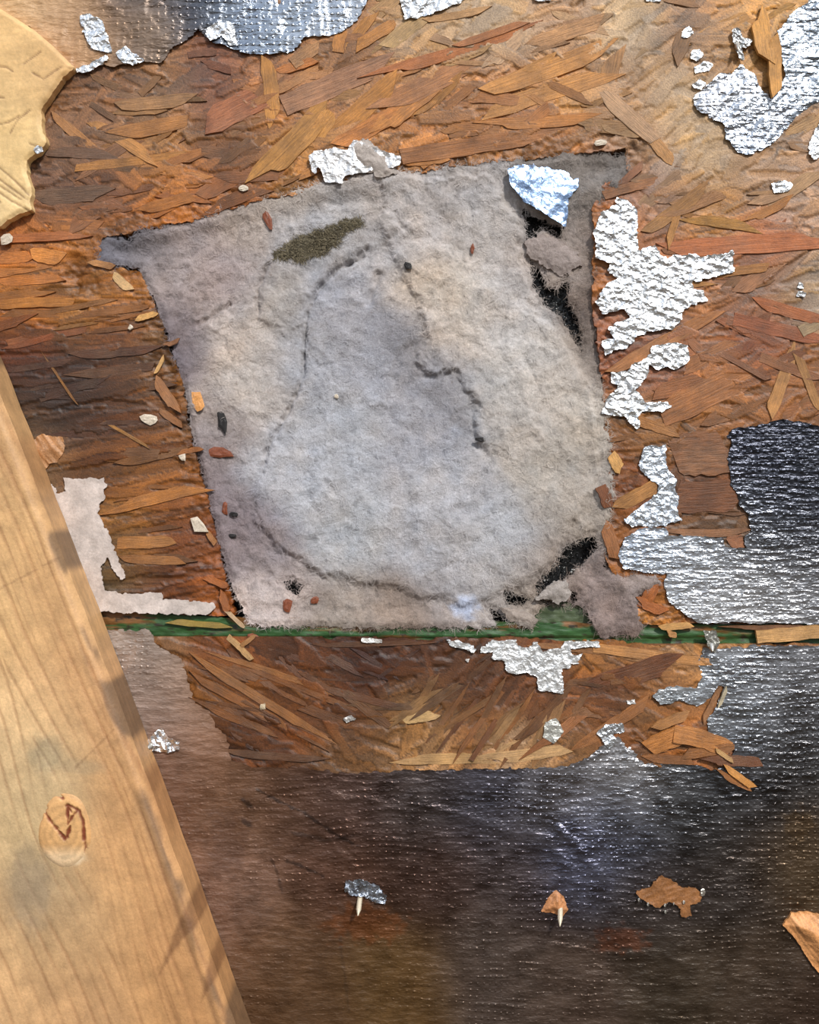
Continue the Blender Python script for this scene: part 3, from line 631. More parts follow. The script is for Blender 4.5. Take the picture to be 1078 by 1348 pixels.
for k, (p, c, m) in enumerate(((F_V, (222,222,222), .55), (F_V2, (222,222,222), .55), (F_DIA, (190,188,180), .4), (F_HOOK, (195,198,202), .8), ([(476,839),(503,841),(503,846),(476,845)], (225,220,215), .3), ([(824,922),(834,920),(836,926),(826,926)], (215,210,205), .5), ([(451,945),(462,941),(468,946),(456,951)], (190,185,180), .6), ([(342,927),(350,925),(350,933),(343,934)], (200,180,150), .1), ([(612,868),(618,866),(616,872)], (220,215,210), .3))):
    foil('foil_patch', p, const(c, m), lower, 2.2 if k < 4 else 1.8, 0.5, 12, 1.5, (12,2.5,3.5) if k < 2 else (4,3,1.5), seed=40+k)

# ------------------------------------------------------------------ lint mat in the hole
LC = [(250,320,(168,152,148)),(200,330,(118,114,120)),(150,328,(112,110,120)),(330,300,(172,157,147)),(300,370,(166,148,146)),(230,370,(166,150,145)),(380,262,(188,175,163)),(500,250,(178,170,166)),(600,240,(168,162,160)),(640,300,(182,176,173)),(760,240,(134,126,120)),(805,215,(122,114,108)),(700,340,(168,158,152)),(740,340,(165,152,145)),  # darker tones along the hole's left and right edges: shade painted in
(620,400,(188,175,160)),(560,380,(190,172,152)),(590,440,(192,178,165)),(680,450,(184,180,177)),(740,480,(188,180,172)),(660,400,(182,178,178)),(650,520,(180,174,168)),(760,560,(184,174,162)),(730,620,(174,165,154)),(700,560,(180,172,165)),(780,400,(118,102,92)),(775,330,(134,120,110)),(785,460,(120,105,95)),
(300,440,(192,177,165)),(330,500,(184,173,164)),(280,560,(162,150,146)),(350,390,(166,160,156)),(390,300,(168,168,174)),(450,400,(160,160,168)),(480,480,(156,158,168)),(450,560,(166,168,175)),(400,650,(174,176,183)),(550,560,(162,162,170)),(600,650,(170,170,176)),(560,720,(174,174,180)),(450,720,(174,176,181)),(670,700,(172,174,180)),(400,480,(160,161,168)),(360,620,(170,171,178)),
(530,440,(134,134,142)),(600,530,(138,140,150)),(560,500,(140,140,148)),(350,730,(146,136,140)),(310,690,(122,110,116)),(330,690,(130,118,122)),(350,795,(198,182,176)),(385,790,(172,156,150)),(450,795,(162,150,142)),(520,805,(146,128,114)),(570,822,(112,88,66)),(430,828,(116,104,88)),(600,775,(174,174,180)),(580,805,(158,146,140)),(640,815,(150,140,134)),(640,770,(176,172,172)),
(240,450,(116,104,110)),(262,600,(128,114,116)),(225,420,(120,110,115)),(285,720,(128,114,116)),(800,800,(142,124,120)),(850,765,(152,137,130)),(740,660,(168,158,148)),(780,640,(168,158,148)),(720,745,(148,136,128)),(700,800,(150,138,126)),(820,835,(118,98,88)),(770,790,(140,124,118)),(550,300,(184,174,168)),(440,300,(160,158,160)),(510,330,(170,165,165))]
MASK = [(130,322),(136,308),(170,316),(186,304),(250,291),(340,262),(400,246),(430,240),(462,232),(490,222),(528,226),(640,213),(700,210),(762,202),(800,203),(822,206),(828,224),(812,246),(798,246),(790,262),(784,330),(786,420),(790,500),(804,590),(808,650),(800,700),(796,745),(820,760),(865,752),(874,768),(858,780),(838,786),(848,820),(838,836),(790,838),(782,826),(770,800),(740,796),(716,800),(706,812),(700,830),(640,826),(560,826),(450,827),(380,824),(344,824),(330,822),(306,780),(292,735),(270,640),(250,560),(244,520),(225,450),(200,390),(180,352),(150,350),(130,346)]
st = 1.6
X, Y = grid(110, 180, 900, 860, st)
f = sdf(X, Y, MASK)+fbm(X/7, Y/7, 101, 4, 0.65)*5+fbm(X/30, Y/30, 102, 2)*2
for g in GAPS: f = np.minimum(f, -sdf(X, Y, g)+fbm(X/5, Y/5, 103, 4, 0.7)*4.5)
inner = sdf(X, Y, HOLE)
H = -(4.6-1.6*sstep(330, 240, Y))*sstep(0, 26, inner)+1.2*sstep(4, -6, inner)
# the shaded trough along the right and lower left of the cut
H = H-3.5*sstep(1, 0, np.abs(X-776-0.03*(Y-400))/26)*sstep(240, 300, Y)*sstep(520, 450, Y)
DISC = [(475,334),(442,352),(415,382),(402,430),(398,490),(376,545),(350,592),(330,640),(333,690),(365,728),(425,760),(500,776),(560,792),(622,800),(690,776),(730,740),(760,690),(790,640),(792,560),(780,500),(740,440),(690,400),(640,340),(560,310)]
d = sdf(X, Y, DISC)+fbm(X/16, Y/16, 104, 4, 0.6)*7
H = H+(1.6+1.8*sstep(0, 60, (X-680)+0.6*(330-Y))+1.6*sstep(480, 700, Y))*sstep(-2, 12, d)+4.0*sstep(0, 120, d)
NWL = [(345,345),(372,296),(430,270),(500,262),(530,300),(500,330),(470,330),(440,350),(412,384),(402,430),(370,440),(340,420)]
d2 = sdf(X, Y, NWL)+fbm(X/14, Y/14, 105, 4, 0.6)*6
H = H+2.2*sstep(-2, 9, d2)
OVER = [(500,235),(640,225),(680,280),(690,330),(705,400),(745,450),(780,520),(796,600),(790,680),(740,650),(700,640),(660,600),(622,585),(622,535),(600,492),(562,500),(536,478),(556,446),(548,400),(520,350),(500,300)]
d3 = sdf(X, Y, OVER)+fbm(X/18, Y/18, 106, 5, 0.62)*11
H = H+3.0*sstep(-1, 9, d3)*sstep(650, 560, Y+0.2*(X-620))
H = H+2.0*sstep(0, 14, sdf(X, Y, [(770,760),(800,752),(865,752),(874,768),(850,785),(835,830),(760,832),(752,800)])+fbm(X/10,Y/10,107,4)*5)
H = H+2.2*sstep(1.2, 0.3, np.hypot((X-358)/38, (Y-795)/26))+2.6*sstep(1.2, 0.2, np.hypot((X-612)/24, (Y-802)/18))
def crease(pts, dep, w, s):
    global H
    dd = linedist(X, Y, pts)+fbm(X/9, Y/9, s, 4)*3.5
    H = H-0.75*dep*np.exp(-(np.maximum(dd, 0)/w)**2)
crease([(478,336),(442,353),(418,378),(404,410),(400,450),(398,495),(376,545),(350,590),(345,622)], 5.0, 2.2, 111)
crease([(332,655),(345,700),(382,732),(425,762)], 1.4, 2.4, 112)
crease([(352,345),(338,380),(338,420)], 4.0, 2.2, 113)
crease([(455,348),(470,338),(482,326)], 4.0, 3.0, 123)
crease([(690,470),(712,520),(705,560)], 1.2, 2.5, 124)
crease([(400,455),(430,500),(425,560)], 0.8, 2.5, 125)
crease([(640,700),(600,740),(560,760)], 0.9, 2.5, 126)
crease([(497,360),(492,380),(486,400)], 4.5, 5.0, 114)
crease([(560,498),(590,492)], 2.6, 3.2, 115)
crease([(300,400),(280,412),(258,426)], 3.5, 3.0, 116)
crease([(520,280),(526,296),(532,300)], 1.5, 2.0, 117)
crease([(540,455),(525,470),(518,500)], 2.0, 5.0, 118)
crease([(430,430),(425,470),(440,500)], 0.8, 4.0, 119)
crease([(618,520),(626,580),(640,600)], 2.0, 4.0, 120)
crease([(232,440),(244,520),(262,610),(288,720),(318,800)], 1.8, 5.0, 121)
wx = X+12*fbm(X/25, Y/25, 130, 3); wy = Y+12*fbm(X/25+9, Y/25, 131, 3)
puff = 1-np.abs(fbm(wx/34, wy/34, 132, 2))*2.2
H = H+0.8*puff+1.6*fbm(wx/48, wy/48, 137, 2)+0.75*fbm(wx/20, wy/20, 133, 4, 0.5)+0.26*fbm(X/3.4, Y/3.4, 134, 3, 0.7)
smoothc = sstep(0, 25, d)*sstep(10, -10, d3); H = H+(1-smoothc)*(0.7*fbm(wx/11, wy/11, 136, 3))
H = H+5.5*sstep(800, 826, Y)*sstep(850, 790, X)*sstep(318, 345, X)
H = H-1.5*sstep(8, 0, f)
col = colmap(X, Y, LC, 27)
mot = fbm(wx/18, wy/18, 140, 5, 0.65)
col = col*(1+0.20*mot)[...,None]
col = (col*0.78+col.mean(-1, keepdims=True)*0.22)*np.array([1.17, 1.13, 1.11])
fl = sstep(0.25, 0.55, fbm(X/6, Y/6, 148, 4, 0.6))*sstep(-0.4, 0.3, fbm(X/40, Y/40, 149, 2)); col = col*(1+0.22*fl)[...,None]
col = col*(1-0.25*sstep(0.2, 0.5, fbm(X/9+40, Y/9, 151, 4, 0.6)))[...,None]
tint = fbm(X/26, Y/26, 141, 3); col = col*np.stack([1+0.05*tint, np.ones_like(tint), 1-0.06*tint], -1)
bl = (0.8*sstep(1.3, 0.4, np.hypot((X-612)/20, (Y-800)/17)+0.4*fbm(X/8, Y/8, 147, 3)))[...,None]; col = col*(1-bl)+lin((188, 198, 222))*bl
spk = sstep(0.62, 0.8, fbm(X/5, Y/5, 142, 3))[...,None]*0.5; col = col*(1-spk)+lin((110, 85, 75))*spk
# matted brown grit stuck on the lint
PATCH = [(358,335),(372,322),(396,308),(430,300),(452,290),(474,286),(478,296),(452,308),(444,322),(430,334),(408,338),(395,345),(378,340),(362,342)]
pm = sstep(-3, 4, sdf(X, Y, PATCH)+fbm(X/6, Y/6, 143, 4)*5)[...,None]
col = col*(1-pm)+lin((108, 100, 84))*pm*(1+0.4*fbm(X/3, Y/3, 144, 2))[...,None]
gm = (sstep(0.15, 0.5, fbm(X/30, Y/8, 145, 4))*sstep(822, 834, Y)*sstep(750, 500, X))[...,None]; col = col*(1-gm)+lin((60, 90, 55))*gm
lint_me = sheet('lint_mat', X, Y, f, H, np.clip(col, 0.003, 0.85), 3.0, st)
root = bpy.data.objects.new('lint_mat', None); C.objects.link(root); root.location = pt(539, 560, -6); root.empty_display_size = 0.05
root['label'] = 'matted grey lint plug filling the square hole in the roof deck'; root['category'] = 'lint'
def child_at(o, p):
    o.parent = p; o.matrix_parent_inverse = Matrix.Translation(p.location).inverted(); return o
bodyo = child_at(link('felt_body', lint_me, M_lint), root)
LH, LF, LX, LY, LCOL = H, f, X, Y, col

def sample(A, x, y):
    j = int(np.clip(round((y-LY[0,0])/st), 0, LY.shape[0]-1)); i = int(np.clip(round((x-LX[0,0])/st), 0, LX.shape[1]-1)); return A[j, i]
# fibres
def fibres(name, n, seed, Lr, wr, test, colf, lift=(0.1, 1.6), segs=4):
    r = np.random.default_rng(seed); V = []; F = []; K = []
    made = 0
    while made < n:
        x = r.uniform(125, 880); y = r.uniform(190, 850)
        if not test(x, y, r): continue
        h0 = sample(LH, x, y)+r.uniform(*lift)*0.3; L = r.uniform(*Lr); a = r.uniform(0, 2*math.pi); cv = r.normal(0, 0.35)
        w = r.uniform(*wr); c = colf(x, y, r); base = len(V); px, py, hh = x, y, h0; dh = r.uniform(*lift)/segs
        for s_ in range(segs+1):
            nx_, ny_ = -math.sin(a), math.cos(a); ww = w*(1-0.6*s_/segs)
            for q in (-1, 1):
                V.append(((px+q*nx_*ww-539)*S, -hh/1000, (674-py-q*ny_*ww)*S)); K.append(c)
            if s_:
                b = base+2*(s_-1); F.append((b, b+1, b+3, b+2))
            px += math.cos(a)*L/segs; py += math.sin(a)*L/segs; a += cv+r.normal(0, 0.2); hh += dh*(1 if s_ < segs/2 else -0.6)
        made += 1
    return mesh_np(name, np.array(V), [np.array(F)], np.array(K), False)
def on_lint(x, y, r): return sample(LF, x, y) > 1
def lcol(x, y, r): return np.clip(sample(LCOL, x, y)*r.uniform(0.85, 1.35), 0, 0.8)
o = child_at(link('lint_fibres', fibres('lint_fibres', 14000, 3, (4, 14), (0.12, 0.28), on_lint, lcol), M_fibre, kind='stuff'), root)
def near_edge(x, y, r): return -3 < sample(LF, x, y) < 6
o = child_at(link('edge_fluff', fibres('edge_fluff', 7000, 4, (4, 11), (0.12, 0.28), near_edge, lambda x, y, r: np.clip(sample(LCOL, x, y)*r.uniform(0.8, 1.2), 0, .8), (0.2, 1.2)), M_fibre, kind='stuff'), root)
def in_patch(x, y, r): return inside(x, y, PATCH)
o = child_at(link('matted_grit', fibres('matted_grit', 1500, 6, (3, 8), (0.3, 0.6), in_patch, lambda x, y, r: lin((118,108,88))*r.uniform(0.3, 1.3), (0.3, 2.0)), M_fibre, label='grey-brown matted grit', kind='stuff'), root)
# tuft of lint spilling over the foil at the top edge, and on the right of the opening
def tuft(poly, c, h, seed, parent=root):
    X2, Y2 = grid(min(p[0] for p in poly)-8, min(p[1] for p in poly)-8, max(p[0] for p in poly)+8, max(p[1] for p in poly)+8, 1.6)
    f2 = sdf(X2, Y2, poly)+fbm(X2/6, Y2/6, seed, 4, 0.65)*5
    H2 = h+1.6*sstep(0, 12, f2)+1.2*fbm(X2/12, Y2/12, seed+1, 5, 0.65)
    cc = np.zeros(X2.shape+(3,))+lin(c)*(1+0.2*fbm(X2/12, Y2/12, seed+2, 4))[...,None]
    child_at(link('lint_tuft', sheet('lint_tuft', X2, Y2, f2, H2, cc, 2.5, 1.6), M_lint), parent)
tuft([(458,196),(470,186),(488,186),(500,200),(514,214),(522,230),(500,236),(484,226),(468,212)], (184,172,164), 3.0, 150)
tuft([(690,318),(710,306),(735,312),(760,330),(768,348),(740,362),(722,352),(700,338)], (162,148,142), -3.2, 153)
tuft([(660,800),(690,805),(712,815),(700,826),(672,818)], (160,146,136), -1.5, 156)
tuft([(705,788),(730,765),(748,762),(752,786),(735,794)], (165,155,148), -1.0, 158)

# ------------------------------------------------------------------ black roofing behind the hole
X, Y = grid(90, 150, 940, 900, 5)
Hb = -17.5+0.8*fbm(X/18, Y/18, 160, 4)
roof = link('roofing_felt', sheet('roofing_felt', X, Y, np.minimum(np.minimum(X-95, 935-X), np.minimum(Y-155, 892-Y)), Hb, np.zeros(X.shape+(3,))+lin((20, 19, 20)), 2.0, 5),
            M_grain, None, 'black mineral-coated roofing seen through gaps in the lint', 'roofing')
def granules():
    r = np.random.default_rng(9); V = []; F = []; K = []
    oc = np.array([(1,0,0),(-1,0,0),(0,1,0),(0,-1,0),(0,0,1),(0,0,-1)], float)
    of = np.array([(0,2,4),(2,1,4),(1,3,4),(3,0,4),(2,0,5),(1,2,5),(3,1,5),(0,3,5)])
    for g in GAPS:
        P = np.array(g); n = int((np.ptp(P[:,0])+26)*(np.ptp(P[:,1])+26)/5.5)
        for _ in range(n):
            x = r.uniform(P[:,0].min()-13, P[:,0].max()+13); y = r.uniform(P[:,1].min()-13, P[:,1].max()+13)
            s = r.uniform(0.7, 1.7)*S; R = r.normal(size=(3,3)); q, _q = np.linalg.qr(R)
            c = np.array(((x-539)*S, 0.0165-r.uniform(0, 0.0012), (674-y)*S))
            b = len(V)*6
            V.append((oc*s*r.uniform(0.6, 1.2, (1,3)))@q+c); F.append(of+b)
            k = r.random(); cl = lin((225,225,222)) if k > 0.95 else lin((26,26,27))*r.uniform(0.4, 2.0)
            K.append(np.tile(cl, (6,1)))
    return mesh_np('granules', np.concatenate(V), [np.concatenate(F)], np.concatenate(K), False)
link('granules', granules(), M_grain, roof, kind='stuff')
# dark green backing strip seen low in the hole
Xg, Yg = grid(640, 785, 800, 850, 2)
link('panel_tongue', sheet('panel_tongue', Xg, Yg, sdf(Xg, Yg, [(700,800),(745,795),(782,800),(786,842),(650,842),(672,824)])+fbm(Xg/8, Yg/5, 165, 3)*3, -7+0.8*fbm(Xg/10, Yg/6, 166, 3), np.zeros(Xg.shape+(3,))+lin((72, 84, 58))*(1+.3*fbm(Xg/9, Yg/5, 167, 3))[...,None], 5, 2), M_green, lower)

foil('foil_scrap', SCRAP, const((92, 108, 132), 0.85), None, 0.8, 0.6, 34, 1.5, (7,7,2.5), seed=16, thick=0.5, tilty=0.06, tiltx=-0.05, mat=M_foil_flat,
     label='pale blue foil scrap lying on the lint in the upper right corner of the hole', cat='foil', loc=1)

# ------------------------------------------------------------------ small loose bits
def chip(name, pts, h, mat, label, cat, group=None, th=0.9, seed=0, bend=0.5):
    P = np.array(pts, float); c = P.mean(0); r = random.Random(seed+len(pts))
    o0 = pt(c[0], c[1], h); V = []; n = len(pts)
    for k, (sc, dh) in enumerate(((1.0, 0), (0.55, 0.35), (1.0, -th))):
        for (x, y) in P:
            p = pt(c[0]+(x-c[0])*sc, c[1]+(y-c[1])*sc, h+dh*th+bend*(r.random()-0.3)*(k < 2)); V.append(p-o0)
    V.append(pt(c[0], c[1], h+0.3*th)-o0)
    F3 = []; F4 = []
    for i in range(n):
        j = (i+1) % n
        F4.append((i, j, n+j, n+i)); F3.append((n+i, n+j, 3*n)); F4.append((2*n+i, 2*n+j, j, i))
    V = np.array([tuple(v) for v in V])
    me = mesh_np(name, V, [np.array(F3), np.array(F4)], None, False)
    # outward order towards the camera
    o = link(name, me, mat, None, label, cat, group); o.location = o0; return o
def blob(x, y, rx, ry, n, seed, rot=0.0, jag=0.25):
    r = random.Random(seed); out = []
    for i in range(n):
        a = -2*math.pi*i/n; k = 1+r.uniform(-jag, jag); u = rx*k*math.cos(a); v = ry*k*math.sin(a)
        out.append((x+u*math.cos(rot)-v*math.sin(rot), y+u*math.sin(rot)+v*math.cos(rot)))
    return out
def lh(x, y): return float(sample(LH, x, y))
for (x, y, rx, ry, rot, mat, name, lab, cat) in (
    (260,527,8,14,-0.3,M_orange,'wood_chip','orange wood chip on the lint near the left edge of the hole','chip'),
    (292,556,6,14,-0.2,M_black,'black_crumb','elongated black crumb on the lint just below the orange chip','debris'),
    (288,596,17,7,0.25,M_rust,'wood_chip','red-brown wood sliver on lint below the elongated black crumb','chip'),
    (537,350,5,5,0,M_black,'black_crumb','small round black crumb high in the middle of the lint','debris'),
    (296,670,4,10,0,M_rust,'wood_chip','upright dark sliver on lint at the lower left of the hole','chip'),
    (308,677,6,4,0,M_black,'black_crumb','tiny dark crumb just right of the upright sliver','debris'),
    (305,705,6,3,0.2,M_black,'black_crumb','tiny dark crumb below the upright sliver, lower left of the hole','debris'),
    (378,797,6,10,0.3,M_rust,'wood_chip','rust-coloured chip on lint under the small black hole','chip'),
    (414,790,7,5,-0.5,M_rust,'wood_chip','rust-coloured chip on lint right of the small black hole','chip'),
    (353,290,5,15,-0.35,M_rust,'wood_chip','slim red-brown sliver hanging over the top edge of the lint','chip'),
    (333,842,8,9,0.4,M_rust,'wood_chip','rust-red chip at the lower left corner of the hole','chip'),
    (632,578,6,4,0,M_black,'black_crumb','faint dark speck on the right half of the lint, below centre','debris'),
    (443,522,3,3,0,M_cream,'paper_fleck','tiny white fleck on the grey centre of the lint','fleck'),
    (622,327,3,6,0,M_rust,'wood_chip','tiny brown fleck on lint left of the black granular gap','chip')):
    chip(name, blob(x, y, rx, ry, 9, int(x+y), rot, 0.3), lh(x, y)+1.2, mat, lab, cat, th=1.0, seed=int(x))
chip('paper_fleck', blob(196,552,13,7,9,3,0.1,0.2), 2.2, M_cream, 'cream oval flake on dark wood left of the hole', 'fleck')
chip('foil_fleck', crop(50,560,3.717,[(745,455),(765,520),(835,521),(810,480),(780,446)]), 2.4, M_cream, 'whitish squarish flake on wood at the lower left edge of the hole', 'fleck')
chip('foil_fleck', blob(320,247,8,4,8,4,-0.1,0.25), 2.4, M_cream, 'small white flake on wood just above the hole, left of the foil patch', 'fleck')
chip('foil_fleck', blob(791,188,8,4,8,5,-0.1,0.25), 2.6, M_cream, 'small white flake on wood by the upper right corner of the hole', 'fleck')
chip('foil_fleck', blob(7,315,9,7,8,6,-0.3,0.3), 3.4, M_cream, 'white flake at the left edge below the pale timber', 'fleck')
chip('foil_fleck', blob(172,431,4,4,7,7,0,0.3), 2.2, M_cream, 'tiny white fleck on brown wood left of the hole, below the gouge', 'fleck')
chip('foil_fleck', blob(240,602,5,5,7,8,0,0.3), 2.6, M_cream, 'tiny white fleck right beside the left edge of the hole', 'fleck')

# resin-crusted clump of wood by the timber
TAN_CLUMP = ( blob(62,592,22,26,14,12,0.3,0.3), 'tan crumbly wood clump beside the leaning timber')

# ------------------------------------------------------------------ nails coming through the deck
def cone_me(p0, p1, r0, r1, n=12, tipf=0.25):
    p0 = Vector(p0); p1 = Vector(p1); ax = (p1-p0).normalized(); u = ax.orthogonal().normalized(); v = ax.cross(u)
    V = []; F = []
    for (t, r) in ((0, r0), (1-tipf, r1), (0.985, r1*0.18)):
        c = p0.lerp(p1, t)
        for i in range(n):
            a = 2*math.pi*i/n; V.append(tuple(c+(u*math.cos(a)+v*math.sin(a))*r))
    V.append(tuple(p1))
    for k in range(2):
        for i in range(n):
            j = (i+1) % n; F.append((k*n+i, k*n+j, (k+1)*n+j, (k+1)*n+i))
    T3 = [(2*n+i, 2*n+(i+1) % n, 3*n) for i in range(n)]
    return mesh_np('shank', np.array(V), [np.array(F), np.array(T3)], None, True)
def nail(x0, y0, x1, y1, hh, r, label, collar=None, ccol=(200,200,205), cm=0.8, clabel='torn foil collar', mat=None, chipo=None, tone=None):
    root = bpy.data.objects.new('nail', None); C.objects.link(root); root.location = pt(x0, y0, 1.5); root.empty_display_size = 0.01
    root['label'] = label; root['category'] = 'nail'; root['group'] = 'nail points coming through the deck'
    a = pt(x0, y0, -3); b = pt(x1, y1, hh)
    child_at(link('shank', cone_me(a, b, r, r), tone or M_nail), root)
    if collar:
        o = foil('foil_collar', collar, const(ccol, cm), None, 3.4, 1.5, 9, 1.2, (4,3,2.5), seed=int(x0) % 9+60, label=clabel, smoothamp=0.5)
        child_at(o, root)
    if chipo:
        P = np.array(chipo, float); 
        X2, Y2 = grid(P[:,0].min()-4, P[:,1].min()-4, P[:,0].max()+4, P[:,1].max()+4, 1.3)
        f2 = sdf(X2, Y2, chipo)+fbm(X2/4, Y2/4, 170, 3)*1.5
        H2 = 2.6+3.0*sstep(0, 10, f2)+0.8*fbm(X2/6, Y2/6, 171, 3)
        cc = np.zeros(X2.shape+(3,))+lin((178,120,76))*(1+0.3*fbm(X2/3, Y2/9, 172, 3))[...,None]
        child_at(link('splinter', sheet('splinter', X2, Y2, f2, H2, cc, 2.0, 1.3), M_tan_attr), root)
    return root
M_tan_attr = mat_wood_field('raised_splinter', 0.5, (1,1,1), 900, 0.3)
M_bone = mat_simple('pale_nail_coating', (205, 190, 165), 0.4, 0.2)
nail(475,1172,471,1206,13,0.0017,'pale nail tip poking down through torn foil, lower centre left',[(455,1158),(475,1155),(498,1164),(509,1178),(506,1187),(494,1186),(480,1178),(462,1176),(454,1170)],(150,155,165),.9,tone=M_bone)
nail(738,1180,737,1220,14,0.0017,'pale nail tip with a brown splinter raised beside it, lower right of centre',None,tone=M_bone,chipo=[(732,1169),(742,1180),(747,1195),(740,1206),(728,1200),(712,1198),(718,1184)])
nail(205,975,192,987,10,0.0019,'nail beside the leaning timber wrapped in a bright crumpled foil peak',[(192,982),(200,968),(214,956),(222,968),(236,974),(238,984),(222,990),(206,986),(197,990)],(235,236,240),.95)
nail(968,52,972,66,9,0.0016,'small dull nail at the upper left corner of the top right foil',[(960,44),(968,38),(976,52),(988,56),(984,64),(974,66),(978,84),(970,80),(964,60)],(190,190,190),.8)
nail(934,838,938,858,8,0.0019,'grey nail on the green joint beside the lower right foil',[(922,828),(940,830),(946,846),(940,858),(930,852),(926,838)],(150,148,140),.5,'dusty torn collar')

# torn paint-brown scab with beads on the lower foil
foil('bark_scab', crop(540,1000,2.004,[(590,345),(625,335),(660,302),(690,315),(715,335),(750,335),(765,350),(760,370),(735,378),(738,408),(712,412),(712,388),(680,368),(655,385),(630,378),(608,362)]), const((140,92,52), 0.0, 0.3, 9, 8), None, 3.0, 0.5, 10, 1.3, (5,4,3), mat=M_tan_attr, seed=17, thick=1.2,
     label='ragged brown scab on the dark foil at lower right', cat='scab', loc=1)
for k, (x, y, r) in enumerate(((603,370,4),(627,382,4),(672,384,4),(673,402,4),(695,380,3),(722,377,4),(771,350,8))):
    px, py = 540+x/2.004, 1000+y/2.004; rr_ = r/2.0
    chip('foil_bead', blob(px, py, rr_*0.9, rr_*1.3, 8, k, 0, 0.15), 4.0, M_nail, ('largest silver bead, at the right end of the brown scab' if k == 6 else ('silver bead furthest left, below the left end of the brown scab', 'second silver bead from the left, under the brown scab', 'silver bead under the middle of the brown scab', 'lowest silver bead, under the middle of the brown scab', 'silver bead in the notch of the brown scab', 'silver bead on the drooping right lobe of the brown scab')[k]), 'bead', 'silver beads by the scab', th=1.2)
# splinter breaking out at the right border
def splint(poly, h, lift, seed, name, label, cat, colr):
    P = np.array(poly, float); X2, Y2 = grid(P[:,0].min()-4, P[:,1].min()-4, P[:,0].max()+4, P[:,1].max()+4, 1.5)
    f2 = sdf(X2, Y2, poly)+fbm(X2/5, Y2/5, seed, 3)*1.5
    u = (X2-P[0,0])*0.6+(Y2-P[0,1])*0.8; v = -(X2-P[0,0])*0.8+(Y2-P[0,1])*0.6
    H2 = h+lift*sstep(0, 26, f2)+1.1*fbm(u/40, v/4, seed+1, 4, .6)
    cc = np.zeros(X2.shape+(3,))+lin(colr)*(1+0.45*fbm(u/40, v/3, seed+2, 4, .7))[...,None]
    c = pt(P[:,0].mean(), P[:,1].mean(), h)
    o = link(name, sheet(name, X2, Y2, f2, H2, cc, 3.0, 1.5, tuple(c)), M_tan_attr, None, label, cat); o.location = c
splint([(1028,1216),(1040,1200),(1060,1198),(1092,1205),(1130,1230),(1140,1262),(1110,1290),(1078,1280),(1066,1268),(1052,1244),(1040,1228)], 3.0, 6.0, 180, 'wood_splinter', 'large tan splinter breaking through the foil at the right border', 'splinter', (208,145,90))

splint(TAN_CLUMP[0], 1.8, 2.5, 184, 'wood_clump', TAN_CLUMP[1], 'chip', (172,124,82))
# ------------------------------------------------------------------ leaning timber, left
RH = 38.0; kf = (D-RH/1000)/D
rx = [(-14,400),(0,462),(66,640),(138,830),(201,1000),(276,1200),(332,1348),(390,1500)]
ax = math.atan2(1500-400, 390+24)
TH = math.atan2(886, 332)                      # direction of the timber in the picture
ux, uy = math.cos(TH), math.sin(TH); qx, qy = -uy, ux   # along, and outwards to the lower left
WID = 178.0/kf*1.0
# grid in timber coordinates: s along, w across (0 = right edge)
sA = np.arange(-260, 1330, 2.2); wA = np.arange(0, 430, 2.0)
Sg, Wg = np.meshgrid(sA, wA)
P0 = (0.0, 462.0)
PXs = P0[0]+Sg*ux+Wg*qx; PYs = P0[1]+Sg*uy+Wg*qy
bow = 5*np.sin(np.clip(Sg, 0, 950)/950*math.pi)*np.exp(-Wg/60)+1.2*fbm(Sg/40, Sg*0, 190, 3)*np.exp(-Wg/12)
PXs = PXs-qx*bow; PYs = PYs-qy*bow
kx, ky = 539+(84-539)*kf, 674+(1088-674)*kf
ks = (kx-P0[0])*ux+(ky-P0[1])*uy; kw = (kx-P0[0])*qx+(ky-P0[1])*qy
ds = (Sg-ks); dw = (Wg-kw); rk = np.hypot(ds/1.5, dw)
defl = np.sign(dw)*42*np.exp(-(ds/130)**2)*np.exp(-(np.abs(dw)/75))
wgr = Wg-defl*0.9+8*fbm(Sg/260, Wg/160, 191, 3)+Sg*0.02
ring = 0.5+0.5*np.sin(wgr/19*2*math.pi/1.0+2.0*fbm(Sg/400, Wg/60, 192, 2))
late = sstep(0.80, 1.0, ring)*sstep(-0.5, 0.3, fbm(Sg/150, Wg/25, 193, 3))
fineg = fbm(Sg/90, wgr/1.8, 194, 4, 0.7)
QX = 539+(PXs-539)/kf; QY = 674+(PYs-674)/kf            # where each point is seen
PXs0, PYs0 = PXs, PYs; PXs, PYs = QX, QY
base = 1.06*colmap(PXs, PYs, [(20,560,(205,158,98)),(10,700,(218,170,106)),(70,800,(214,166,104)),(110,900,(212,160,100)),(60,950,(224,178,118)),(20,1000,(226,184,126)),(60,1020,(178,152,108)),(30,1090,(200,165,112)),(60,1180,(168,140,100)),(40,1230,(196,152,98)),(100,1240,(186,142,90)),(160,1150,(208,154,92)),(160,1020,(204,150,88)),(200,1250,(196,142,82)),(100,1330,(192,142,88)),(20,1330,(212,162,104)),(170,950,(188,142,90)),(250,1300,(190,136,76)),(300,1340,(190,136,76)),(-60,800,(215,168,104)),(-60,1200,(210,162,104))], 40)
colr = base*(1+0.10*fineg)[...,None]
m = (0.42*late)[...,None]; colr = colr*(1-m)+lin((150, 96, 48))*m
colr = colr*(1-0.10*sstep(0.1, 0.5, fbm(Sg/60, Wg/40, 195, 4)))[...,None]
ring2 = sstep(0.55, 1.0, np.sin(wgr/9.5*2*math.pi+2.5*fbm(Sg/300, Wg/40, 205, 2)))*sstep(120, 50, Wg)*sstep(-0.3, 0.3, fbm(Sg/120, Wg/14, 206, 3))
m = (0.36*sstep(115, 5, Wg)*(0.8+0.6*fbm(Sg/80, Wg/20, 207, 3)))[...,None]; colr = colr*(1-m)+lin((178, 116, 58))*m
